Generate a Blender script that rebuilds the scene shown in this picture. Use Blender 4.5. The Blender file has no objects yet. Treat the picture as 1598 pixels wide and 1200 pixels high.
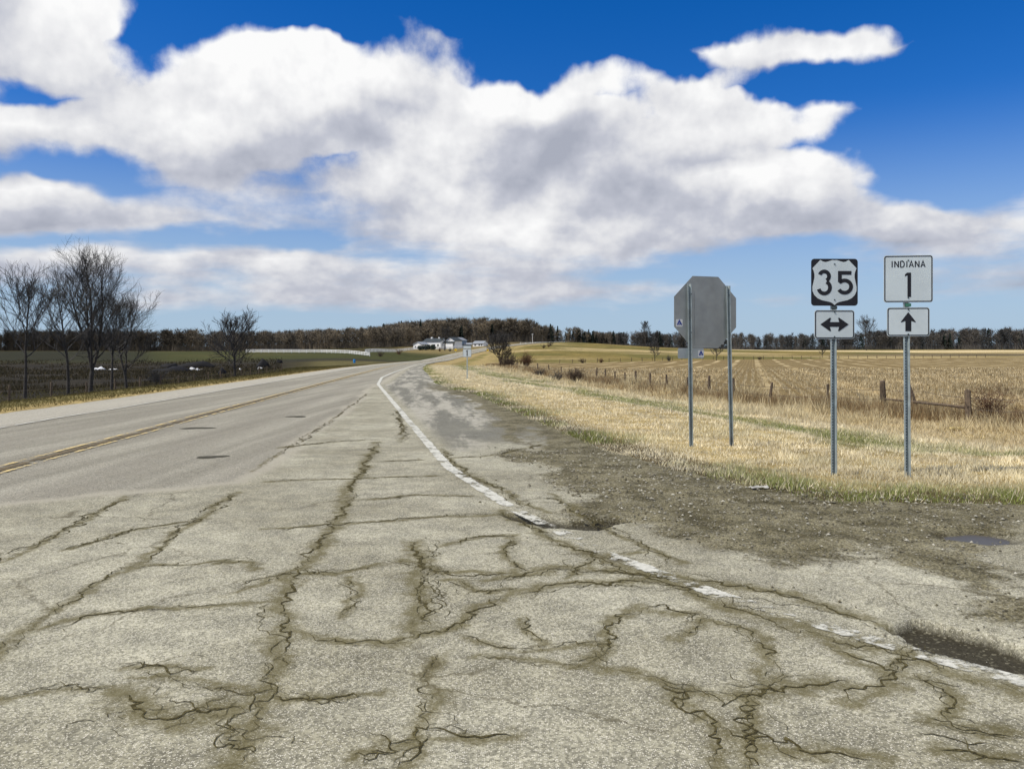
import bpy, bmesh, math, random
import numpy as np
from mathutils import Vector, Matrix
random.seed(7); rng = np.random.default_rng(7)
S = bpy.context.scene
COL = S.collection
R = math.radians
# ------------------------------------------------------------------ camera, sky, sun, exposure
F, HOR, EYE = 1254.0, 556.0, 1.55          # focal length and eye level as seen in a 1598 px wide picture
cam = bpy.data.cameras.new('camera'); cam_o = bpy.data.objects.new('camera', cam); COL.objects.link(cam_o)
cam.sensor_width = 36.0; cam.lens = 36.0*F/1598.0; cam.shift_y = -(600.0-HOR)/1598.0
cam.clip_start = 0.05; cam.clip_end = 6000
cam_o.location = (0, 0, EYE); cam_o.rotation_euler = (R(90), 0, 0)
S.camera = cam_o
SUN_EL, SUN_DIR = R(52), Vector((-0.93, -0.37, 0)).normalized()      # horizontal direction towards the sun
S.view_settings.view_transform = 'Standard'; S.view_settings.look = 'None'
S.view_settings.exposure = 0.0; S.view_settings.gamma = 1.0; S.view_settings.use_curve_mapping = False
sun = bpy.data.lights.new('sun', 'SUN'); sun.energy = 4.4; sun.angle = R(0.53); sun.color = (1.0, 0.94, 0.82)
sun_o = bpy.data.objects.new('sun', sun); COL.objects.link(sun_o)
to_sun = Vector((SUN_DIR.x*math.cos(SUN_EL), SUN_DIR.y*math.cos(SUN_EL), math.sin(SUN_EL)))
sun_o.rotation_euler = to_sun.to_track_quat('Z', 'Y').to_euler(); sun_o.location = to_sun*60

def make_world():
    w = bpy.data.worlds.new('World'); S.world = w; w.use_nodes = True
    nt = w.node_tree; nt.nodes.clear(); N = nt.nodes; L = nt.links
    def val(sock, v):
        if isinstance(v, bpy.types.NodeSocket): L.new(v, sock)
        else: sock.default_value = v
    def M(op, a, b=None, c=None, clamp=False):
        n = N.new('ShaderNodeMath'); n.operation = op; n.use_clamp = clamp
        val(n.inputs[0], a)
        if b is not None: val(n.inputs[1], b)
        if c is not None: val(n.inputs[2], c)
        return n.outputs[0]
    def V(op, a, b=None, c=None):
        n = N.new('ShaderNodeVectorMath'); n.operation = op
        val(n.inputs[0], a)
        if b is not None: val(n.inputs[1], b)
        if c is not None: val(n.inputs[2], c)
        return n.outputs['Value'] if op in ('DOT_PRODUCT', 'LENGTH') else n.outputs[0]
    def noise(vec, scale, detail=6, rough=0.55, col=False):
        n = N.new('ShaderNodeTexNoise'); n.inputs['Scale'].default_value = scale
        n.inputs['Detail'].default_value = detail; n.inputs['Roughness'].default_value = rough
        L.new(vec, n.inputs['Vector']); return n.outputs['Color' if col else 'Fac']
    def ramp(x, lo, hi, a=0.0, b=1.0, smooth=True):
        n = N.new('ShaderNodeMapRange'); n.interpolation_type = 'SMOOTHSTEP' if smooth else 'LINEAR'
        val(n.inputs[0], x); n.inputs[1].default_value = lo; n.inputs[2].default_value = hi
        n.inputs[3].default_value = a; n.inputs[4].default_value = b; return n.outputs[0]
    tc = N.new('ShaderNodeTexCoord'); d = V('NORMALIZE', tc.outputs['Generated'])
    sp = N.new('ShaderNodeSeparateXYZ'); L.new(d, sp.inputs[0])
    az = M('ARCTAN2', sp.outputs[0], sp.outputs[1]); el = M('ARCSINE', sp.outputs[2])
    cb = N.new('ShaderNodeCombineXYZ'); L.new(az, cb.inputs[0]); L.new(el, cb.inputs[1]); p0 = cb.outputs[0]
    den = M('ADD', M('MAXIMUM', sp.outputs[2], 0.0), 0.16)
    # flattened coordinates: detail gets flatter towards the horizon, as a deck of clouds does
    elf = M('MULTIPLY', M('LOGARITHM', den, math.e), 0.42)
    cq = N.new('ShaderNodeCombineXYZ'); L.new(az, cq.inputs[0]); L.new(elf, cq.inputs[1]); q = cq.outputs[0]
    wv = V('SUBTRACT', noise(q, 7.0, 4, 0.60, True), (0.5, 0.5, 0.5))
    wk = ramp(el, 0.0, 0.35, 0.30, 1.0)
    cs = N.new('ShaderNodeCombineXYZ'); cs.inputs[0].default_value = 0.10; L.new(M('MULTIPLY', wk, 0.085), cs.inputs[1])
    p = V('ADD', p0, V('MULTIPLY', wv, cs.outputs[0]))
    sq = N.new('ShaderNodeSeparateXYZ'); L.new(p, sq.inputs[0]); paz, pel = sq.outputs[0], sq.outputs[1]
    # how thick and how bright the cloud deck is, row by row from the top of the view (25 px steps) and along the azimuth (52 px steps)
    DEN = ['99970000000011000000000100000000','99980000000032000000000310540000','99850013310026300000002567861000','99962248999435400000047876531000',
           '99973369999656500243014410231000','45665699999867432653572000000000','52358999999867888842798200000000','97789999999978999985589856200000',
           '99999999999999999998899984000000','66579999999889999999999851000000','44236899743689989999999985100000','22123688346799999999999998400000',
           '99633456566778998899999999211005','99976665545678998999999998657434','88888877434567889999999988999856','32234234101356779998765334566665',
           '57986577996345766775321123455666','66654665786666777653322112356666','33444455666777777765554211124554','22346655556666555544332522223332','00112222222222111110010000000000']
    BRI = ['67988888888888888888888888888888','67888888888888888888888877888888','67887799998877888888887777888888','66787899999988888888877889887777',
           '55678899999888877787766666666666','55567899999888888877888877777777','75567889998768899988789988777777','87777888887558998888888898777777',
           '88887788764488754557788888877777','66677777544468754346677678777777','55566654445687433456655789877777','44455544455688543455688999877777',
           '99855555556678755544567787777776','77645555555567766555445566689766','33334555555556667765555545677755','55555555555556678655555444444555',
           '67886787986566666655555555555544','45445544556666555555554444444444','55555555555555555555554444444444','55555555555555555555555555555555','66666666666666666666666666666666']
    tcur = None; hor = 0.0
    # rows are spaced evenly in the tangent of the elevation ahead, so turn elevation back into a row number
    rowv = M('DIVIDE', M('SUBTRACT', HOR/F, M('DIVIDE', M('TANGENT', M('MINIMUM', M('MAXIMUM', pel, -0.2), 1.2)), M('COSINE', M('MINIMUM', M('ABSOLUTE', paz), 1.2)))), 25.0/F)
    sx = M('MULTIPLY_ADD', M('TANGENT', M('MINIMUM', M('MAXIMUM', paz, -1.2), 1.2)), F/1612.0, 799.0/1612.0)
    for i, (dr, br) in enumerate(zip(DEN, BRI)):
        r = N.new('ShaderNodeValToRGB'); L.new(sx, r.inputs[0]); r.color_ramp.interpolation = 'B_SPLINE'; E = r.color_ramp.elements
        while len(E) < 32: E.new(0.5)
        for j in range(32):
            E[j].position = j/31.0; E[j].color = (int(dr[j])/9.0, int(br[j])/9.0, 0, 1)
        if tcur is None: tcur = r.outputs[0]
        else:
            mx_ = N.new('ShaderNodeMix'); mx_.data_type = 'RGBA'; L.new(M('SUBTRACT', rowv, i-1.0, clamp=True), mx_.inputs['Factor']); L.new(tcur, mx_.inputs['A']); L.new(r.outputs[0], mx_.inputs['B']); tcur = mx_.outputs['Result']
    sr = N.new('ShaderNodeSeparateColor'); L.new(tcur, sr.inputs[0]); acc, bri = sr.outputs[0], sr.outputs[1]
    # the same broken deck goes on all round and overhead
    out = M('MAXIMUM', ramp(M('ABSOLUTE', az), 0.58, 0.80), ramp(el, 0.42, 0.60))
    cp = N.new('ShaderNodeCombineXYZ'); L.new(M('DIVIDE', sp.outputs[0], den), cp.inputs[0]); L.new(M('DIVIDE', sp.outputs[1], den), cp.inputs[1])
    deck = ramp(noise(cp.outputs[0], 0.9, 3, 0.5), 0.42, 0.62, 0.0, 1.0)
    mo = N.new('ShaderNodeMix'); mo.data_type = 'FLOAT'; L.new(out, mo.inputs['Factor']); L.new(acc, mo.inputs['A']); L.new(deck, mo.inputs['B']); acc = mo.outputs['Result']
    up = V('ADD', q, (-0.012, 0.026, 0))
    n1 = noise(q, 8.5, 8, 0.57); n2 = noise(up, 8.5, 4, 0.57)
    st_ = N.new('ShaderNodeVectorMath'); st_.operation = 'MULTIPLY'; L.new(q, st_.inputs[0]); st_.inputs[1].default_value = (0.75, 1.9, 1)
    nl = noise(st_.outputs[0], 9.0, 5, 0.55); mlow = N.new('ShaderNodeMix'); mlow.data_type = 'FLOAT'; L.new(ramp(el, 0.24, 0.12), mlow.inputs['Factor']); L.new(n1, mlow.inputs['A']); L.new(nl, mlow.inputs['B'])
    D = M('ADD', M('MULTIPLY', acc, 1.2), M('MULTIPLY_ADD', mlow.outputs['Result'], 1.42, -0.71-0.47))
    soft = ramp(el, 0.10, 0.26, 0.58, 0.42); mask = M('DIVIDE', M('ADD', D, 0.12), soft, clamp=True); mask = M('MULTIPLY', M('MULTIPLY', mask, mask), M('MULTIPLY_ADD', mask, -2.0, 3.0)); mask = M('MULTIPLY', mask, ramp(el, 0.004, 0.05))
    rel = M('SUBTRACT', n1, n2)
    rel2 = M('SUBTRACT', noise(q, 3.4, 4, 0.6), noise(V('ADD', q, (-0.02, 0.055, 0)), 3.4, 2, 0.6))
    lit = M('ADD', M('MULTIPLY_ADD', bri, 1.42, -0.39), M('MULTIPLY_ADD', rel2, 1.1, M('MULTIPLY', rel, 1.7)), clamp=True)
    cr = N.new('ShaderNodeValToRGB'); L.new(lit, cr.inputs[0])
    e0 = cr.color_ramp.elements; e0[0].position = 0.0; e0[0].color = (0.40, 0.425, 0.505, 1); e0[1].position = 1.0; e0[1].color = (0.97, 0.97, 0.97, 1)
    m = e0.new(0.35); m.color = (0.54, 0.56, 0.635, 1); m = e0.new(0.68); m.color = (0.78, 0.785, 0.81, 1)
    sky = N.new('ShaderNodeTexSky'); sky.sky_type = 'NISHITA'; sky.sun_disc = False
    sky.sun_elevation = SUN_EL; sky.sun_rotation = math.atan2(SUN_DIR.x, SUN_DIR.y)
    sky.air_density = 1.0; sky.dust_density = 0.5; sky.ozone_density = 3.0; sky.altitude = 300
    hs = N.new('ShaderNodeHueSaturation'); hs.inputs['Saturation'].default_value = 1.45; hs.inputs['Value'].default_value = 1.0
    L.new(sky.outputs[0], hs.inputs['Color'])
    tint = N.new('ShaderNodeMix'); tint.data_type = 'RGBA'; tint.blend_type = 'MULTIPLY'; tint.inputs['Factor'].default_value = 1.0
    L.new(hs.outputs[0], tint.inputs['A']); tint.inputs['B'].default_value = (0.78, 0.86, 1.20, 1)
    pale = N.new('ShaderNodeMix'); pale.data_type = 'RGBA'; L.new(ramp(el, 0.30, 0.0, 0.0, 0.9), pale.inputs['Factor']); L.new(tint.outputs['Result'], pale.inputs['A']); pale.inputs['B'].default_value = (4.1, 5.5, 7.0, 1)
    sc = N.new('ShaderNodeVectorMath'); sc.operation = 'SCALE'; L.new(cr.outputs[0], sc.inputs[0]); sc.inputs['Scale'].default_value = 10.0
    mx = N.new('ShaderNodeMix'); mx.data_type = 'RGBA'; L.new(mask, mx.inputs['Factor']); L.new(pale.outputs['Result'], mx.inputs['A']); L.new(sc.outputs[0], mx.inputs['B'])
    bg = N.new('ShaderNodeBackground'); bg.inputs['Strength'].default_value = 0.10; L.new(mx.outputs['Result'], bg.inputs['Color'])
    o = N.new('ShaderNodeOutputWorld'); L.new(bg.outputs[0], o.inputs['Surface'])
    w.cycles.sampling_method = 'MANUAL'; w.cycles.sample_map_resolution = 512
make_world()

# ------------------------------------------------------------------ helpers
def tag(o, label=None, cat=None, group=None, kind=None):
    if label: o['label'] = label
    if cat: o['category'] = cat
    if group: o['group'] = group
    if kind: o['kind'] = kind
    return o
def link(name, me, parent=None, mat=None):
    o = bpy.data.objects.new(name, me); COL.objects.link(o)
    if parent: o.parent = parent
    if mat is not None and me is not None and not me.materials: me.materials.append(mat)
    return o
def empty(name, loc, rz=0):
    o = bpy.data.objects.new(name, None); COL.objects.link(o); o.empty_display_size = 0.2
    o.location = loc; o.rotation_euler = (0, 0, rz); return o
def np_mesh(name, V, Fs, col=None, smooth=False, attrs=None):
    """V (n,3); Fs (m,3 or 4) integer faces; col (n,4) point colour; attrs {name: (n,)}"""
    me = bpy.data.meshes.new(name); V = np.asarray(V, np.float32); Fs = np.asarray(Fs, np.int32)
    k = Fs.shape[1]; n = len(Fs)
    me.vertices.add(len(V)); me.vertices.foreach_set('co', V.ravel())
    me.loops.add(n*k); me.loops.foreach_set('vertex_index', Fs.ravel())
    me.polygons.add(n); me.polygons.foreach_set('loop_start', np.arange(0, n*k, k, dtype=np.int32))
    me.polygons.foreach_set('loop_total', np.full(n, k, np.int32))
    me.polygons.foreach_set('use_smooth', np.full(n, smooth))
    me.update(calc_edges=True)
    if col is not None:
        a = me.attributes.new('tint', 'FLOAT_COLOR', 'POINT'); a.data.foreach_set('color', np.asarray(col, np.float32).ravel())
    for nm, v in (attrs or {}).items():
        a = me.attributes.new(nm, 'FLOAT', 'POINT'); a.data.foreach_set('value', np.asarray(v, np.float32))
    return me
def _h(ix, iy, s):
    h = (ix.astype(np.int64)*374761393 + iy.astype(np.int64)*668265263 + s*982451653) & 0x7fffffff
    h = ((h ^ (h >> 13))*1274126177) & 0x7fffffff
    return ((h ^ (h >> 16)) & 0xffff)/65535.0
def vn(x, y, s=0):
    x = np.asarray(x, float); y = np.asarray(y, float)
    ix = np.floor(x); iy = np.floor(y); fx = x-ix; fy = y-iy; fx = fx*fx*(3-2*fx); fy = fy*fy*(3-2*fy)
    a = _h(ix, iy, s); b = _h(ix+1, iy, s); c = _h(ix, iy+1, s); d = _h(ix+1, iy+1, s)
    return (a*(1-fx)+b*fx)*(1-fy)+(c*(1-fx)+d*fx)*fy
def fbm(x, y, s=0, o=4):
    t = 0; a = 0.5; f = 1.0
    for i in range(o): t = t+a*vn(x*f+17.3*i, y*f-9.1*i, s+i); a *= 0.5; f *= 2.03
    return t/(1-0.5**o)
def sst(a, b, x):
    t = np.clip((x-a)/(b-a), 0, 1); return t*t*(3-2*t)
def seg_dist(P, X, Y):
    d = np.full(X.shape, 1e9)
    for (x0, y0), (x1, y1) in zip(P[:-1], P[1:]):
        dx, dy = x1-x0, y1-y0; t = np.clip(((X-x0)*dx+(Y-y0)*dy)/(dx*dx+dy*dy+1e-12), 0, 1)
        d = np.minimum(d, np.hypot(X-x0-t*dx, Y-y0-t*dy))
    return d
def inside(P, X, Y):
    c = np.zeros(X.shape, bool); n = len(P)
    for i in range(n):
        x0, y0 = P[i]; x1, y1 = P[(i+1) % n]
        if y0 == y1: continue
        c ^= ((y0 > Y) != (y1 > Y)) & (X < (x1-x0)*(Y-y0)/(y1-y0)+x0)
    return c
def poly_sd(P, X, Y):
    d = seg_dist(list(P)+[P[0]], X, Y); return np.where(inside(P, X, Y), d, -d)
def GP(x, y, z=0.0):                       # a spot on level ground, read off the survey picture
    Yd = (EYE-z)*F/(y-HOR); return ((x-799)/F*Yd, Yd)
# ---- materials
class NT:
    def __init__(s, name):
        s.m = bpy.data.materials.new(name); s.m.use_nodes = True; s.t = s.m.node_tree; s.N = s.t.nodes; s.L = s.t.links
        s.b = s.N['Principled BSDF']; s.o = s.N['Material Output']
    def val(s, sock, v):
        if isinstance(v, bpy.types.NodeSocket): s.L.new(v, sock)
        else: sock.default_value = v
    def math(s, op, a, b=None, c=None, clamp=False):
        n = s.N.new('ShaderNodeMath'); n.operation = op; n.use_clamp = clamp; s.val(n.inputs[0], a)
        if b is not None: s.val(n.inputs[1], b)
        if c is not None: s.val(n.inputs[2], c)
        return n.outputs[0]
    def pos(s):
        return s.N.new('ShaderNodeNewGeometry').outputs['Position']
    def obj(s): return s.N.new('ShaderNodeTexCoord').outputs['Object']
    def map(s, v, sc):
        n = s.N.new('ShaderNodeVectorMath'); n.operation = 'MULTIPLY'; s.L.new(v, n.inputs[0]); n.inputs[1].default_value = sc; return n.outputs[0]
    def noise(s, v, scale, detail=4, rough=0.55, col=False):
        n = s.N.new('ShaderNodeTexNoise'); s.L.new(v, n.inputs['Vector']); n.inputs['Scale'].default_value = scale
        n.inputs['Detail'].default_value = detail; n.inputs['Roughness'].default_value = rough; return n.outputs['Color' if col else 'Fac']
    def vor(s, v, scale, feature='F1', out='Distance'):
        n = s.N.new('ShaderNodeTexVoronoi'); n.feature = feature; s.L.new(v, n.inputs['Vector']); n.inputs['Scale'].default_value = scale; return n.outputs[out]
    def ramp(s, x, lo, hi, a=0.0, b=1.0):
        n = s.N.new('ShaderNodeMapRange'); n.interpolation_type = 'SMOOTHSTEP'; s.val(n.inputs[0], x)
        for i, q in enumerate((lo, hi, a, b)): n.inputs[i+1].default_value = q
        return n.outputs[0]
    def attr(s, name, out='Fac'):
        n = s.N.new('ShaderNodeAttribute'); n.attribute_name = name; return n.outputs[out]
    def mix(s, f, a, b, mode='MIX'):
        n = s.N.new('ShaderNodeMix'); n.data_type = 'RGBA'; n.blend_type = mode; s.val(n.inputs['Factor'], f)
        for k, v in (('A', a), ('B', b)):
            if isinstance(v, tuple) and len(v) == 3: v = v+(1,)
            s.val(n.inputs[k], v)
        return n.outputs['Result']
    def gray(s, x):
        n = s.N.new('ShaderNodeCombineColor'); [s.val(n.inputs[i], x) for i in range(3)]; return n.outputs[0]
    def bump(s, h, strength=0.5, dist=0.01):
        n = s.N.new('ShaderNodeBump'); s.L.new(h, n.inputs['Height']); n.inputs['Strength'].default_value = strength; n.inputs['Distance'].default_value = dist
        s.L.new(n.outputs[0], s.b.inputs['Normal'])
    def out(s, col, rough=0.8, metal=0.0, spec=0.3):
        s.val(s.b.inputs['Base Color'], col if isinstance(col, bpy.types.NodeSocket) else tuple(col)+(1,))
        s.val(s.b.inputs['Roughness'], rough); s.val(s.b.inputs['Metallic'], metal); s.b.inputs['Specular IOR Level'].default_value = spec
        return s.m
def simple(name, c, rough=0.7, metal=0.0, var=0.18, scale=6.0, bump=0.0, spec=0.3, dirt=None):
    t = NT(name); v = t.obj(); n = t.noise(v, scale, 5, 0.6)
    c2 = t.mix(t.ramp(n, 0.3, 0.72), tuple(x*(1-var) for x in c), tuple(min(1, x*(1+var)) for x in c))
    if dirt: c2 = t.mix(t.ramp(t.noise(v, scale*0.37, 6, 0.65), 0.5, 0.75, 0, 0.55), c2, dirt)
    if bump: t.bump(t.noise(v, scale*5, 4), bump, 0.01)
    return t.out(c2, rough, metal, spec)
def tinted(name, rough=0.85, transl=0.0, fallback=(0.3, 0.25, 0.12), var=0.25, scale=1.5):
    t = NT(name); c = t.attr('tint', 'Color'); n = t.noise(t.pos(), scale, 4)
    c = t.mix(1.0, c, t.gray(t.ramp(n, 0.25, 0.75, 1-var, 1+var)), 'MULTIPLY'); t.out(c, rough, 0, 0.15)
    if transl:
        tr = t.N.new('ShaderNodeBsdfTranslucent'); t.L.new(c, tr.inputs['Color']); mx = t.N.new('ShaderNodeMixShader'); mx.inputs[0].default_value = transl
        t.L.new(t.b.outputs[0], mx.inputs[1]); t.L.new(tr.outputs[0], mx.inputs[2]); t.L.new(mx.outputs[0], t.o.inputs['Surface'])
    return t.m

# ------------------------------------------------------------------ lie of the land
CEN = np.array([(-60, .6, 0), (0, -5.82, 0), (11, -7.0, 0), (67, -13.0, 0), (110, -17.6, 0), (160, -22.0, -.05), (210, -24.4, 0), (260, -25, .18), (310, -24.9, 1.0),
    (360, -23.3, 2.4), (440, -17.3, 5.0), (520, -8.5, 7.8), (600, 9, 10.8), (640, 22, 12.3), (700, 50, 13.6), (780, 95, 13.6), (900, 170, 12.0)])
def cen(Y): return np.interp(Y, CEN[:, 0], CEN[:, 1])
def croad(Y): return np.interp(Y, CEN[:, 0], CEN[:, 2])
def lft(Y): return cen(Y)-np.interp(Y, [0, 100, 200], [5.6, 5.4, 4.8])
REDGE = [GP(1300, 783), GP(1180, 762), GP(1050, 735), GP(930, 700), GP(850, 665), GP(790, 640), (-1.55, 32.9), (-3.0, 38), (-4.5, 46.5), (-7.4, 70), (-10.8, 97)]
def rgt(Y): return np.where(Y < 97, np.interp(Y, [q[1] for q in REDGE], [q[0] for q in REDGE]), cen(Y)+np.interp(Y, [97, 170, 260], [5.4, 5.0, 4.6]))
ys = [130, 160, 210, 260, 310, 360, 440, 520, 600, 640, 700, 780, 900]
PAVE = [(40, -60), (60, 4.6), (14, 7.7), GP(1598, 788)] + REDGE + [(float(rgt(np.float64(y))), y) for y in ys] + \
       [(float(lft(np.float64(y))), y) for y in ys[::-1]] + [(float(lft(np.float64(y))), y) for y in (110, 80, 50, 25, 0, -30)] + [(-5.6, -60)]
CP = []
for px, L in {-700: [(110, -1.5), (230, -.8), (340, 2.5), (800, 8), (1600, 14)], 0: [(60, -1.5), (110, -1.6), (180, -1.7), (230, -.8), (300, 1.7), (340, 3.0), (450, 4.5), (800, 8), (1600, 14)],
    150: [(110, -1.6), (180, -1.7), (230, -.8), (300, 1.7), (340, 3.0), (450, 4.5), (800, 8)], 300: [(110, -1.5), (180, -1.6), (230, -.7), (300, 1.9), (340, 3.1), (450, 4.5), (800, 9)],
    420: [(110, -1.2), (180, -1.4), (230, -.4), (300, 2.0), (340, 3.2), (450, 4.7), (800, 11)], 520: [(150, -.7), (230, .3), (300, 2.0), (340, 3.1), (450, 5.0), (600, 9)],
    600: [(260, 1.0), (340, 3.2), (450, 5.2), (600, 10), (800, 18)], 650: [(400, 3.6), (500, 5.9), (620, 10), (800, 19)], 720: [(420, 4.6), (500, 6.2), (620, 11), (800, 19), (1600, 20)],
    780: [(150, -.75), (300, .2), (540, 8.3), (640, 12), (800, 19)], 830: [(230, -.3), (300, 1.5), (400, 5.8), (480, 9), (650, 13.3), (800, 16)],
    880: [(100, -.85), (240, -.5), (300, 1.2), (400, 5.5), (520, 10.6), (700, 12)], 1000: [(60, -.9), (140, -.8), (250, -.3), (320, 1.1), (420, 4.7), (520, 7.8), (650, 7.5)],
    1150: [(40, -.9), (100, -.85), (180, -.7), (280, .2), (350, 1.5), (480, 5.5), (650, 6.5), (1600, 12)], 1350: [(30, -.9), (100, -.85), (180, -.6), (300, .5), (400, 2.7), (500, 4.6), (650, 7)],
    1598: [(25, -.85), (60, -.85), (120, -.8), (200, -.4), (320, 1), (400, 2.6), (500, 4.8), (650, 7), (1600, 12)], 2300: [(20, -.8), (60, -.8), (120, -.7), (320, 1), (500, 5), (800, 8)]}.items():
    for (yy, zz) in L: CP.append(((px-799)/F*yy, yy, zz))
CP += [(30, 0, -.6), (80, 0, -.6), (300, 0, -.6), (-40, 0, -1.4), (-100, 0, -1.4), (-300, 0, -1.4), (0, -20, -.3), (60, -20, -.4), (-60, -20, -1)]
CP = np.array(CP)
def _ab(X, Y): Yc = np.maximum(Y, -20); return np.clip(X/(Yc+40)*1.6, -4, 4), np.log(Yc+40)*1.5
def _tps():
    a, b = _ab(CP[:, 0], CP[:, 1]); n = len(a); r2 = (a[:, None]-a)**2+(b[:, None]-b)**2
    K = 0.5*r2*np.log(r2+1e-9)+np.eye(n)*2e-4; P = np.c_[np.ones(n), a, b]
    A = np.block([[K, P], [P.T, np.zeros((3, 3))]]); return np.linalg.solve(A, np.r_[CP[:, 2], 0, 0, 0]), a, b
TPS, TA, TB = _tps()
def base_z(X, Y):
    sh = X.shape; a, b = _ab(X.ravel(), Y.ravel()); out = TPS[-3]+TPS[-2]*a+TPS[-1]*b
    for i in range(len(TA)):
        r2 = (a-TA[i])**2+(b-TB[i])**2; out = out+TPS[i]*0.5*r2*np.log(r2+1e-9)
    return out.reshape(sh)
def ground_z(X, Y, full=False):
    X = np.asarray(X, float); Y = np.asarray(Y, float)
    sd = -poly_sd(PAVE, X, Y)                      # > 0 outside the pavement
    bz = np.clip(base_z(X, Y), -3, 40); zr = croad(Y)
    right = X > cen(Y)
    far = sst(90, 180, Y)
    # right: mown verge, ditch, back slope; left: shoulder falling to the low yard
    pr = np.interp(sd, [0, .25, 1.2, 4.6, 6.2, 8, 12], [-.02, .0, .01, -.03, -.25, -.45, -.72])
    wr = sst(9.5, 14, sd); zrn = pr*(1-wr)+bz*wr
    wl = sst(1.0, 13, sd); pl = np.interp(sd, [0, .3, 1.2], [-.01, .04, .04]); zln = pl*(1-wl)+bz*wl
    near = np.where(right, zrn, zln)
    wf = sst(2.0, 26, sd); zf = (zr-.10-.02*np.clip(sd, 0, 2))*(1-wf)+bz*wf
    z = near*(1-far)+zf*far
    z = np.where(sd <= 0, np.where(Y < 120, zr-0.02-np.clip(-sd*.3, 0, .16), zr-.35), z)
    rough = np.where(sd > .3, 1, 0)*(fbm(X*.9, Y*.9, 3)-.5)*.10*np.clip(sd*.6, 0, 1)*(1-far)
    z = z+rough
    return (z, sd) if full else z
def gz(x, y): return float(ground_z(np.array([x]), np.array([y]))[0])

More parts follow.
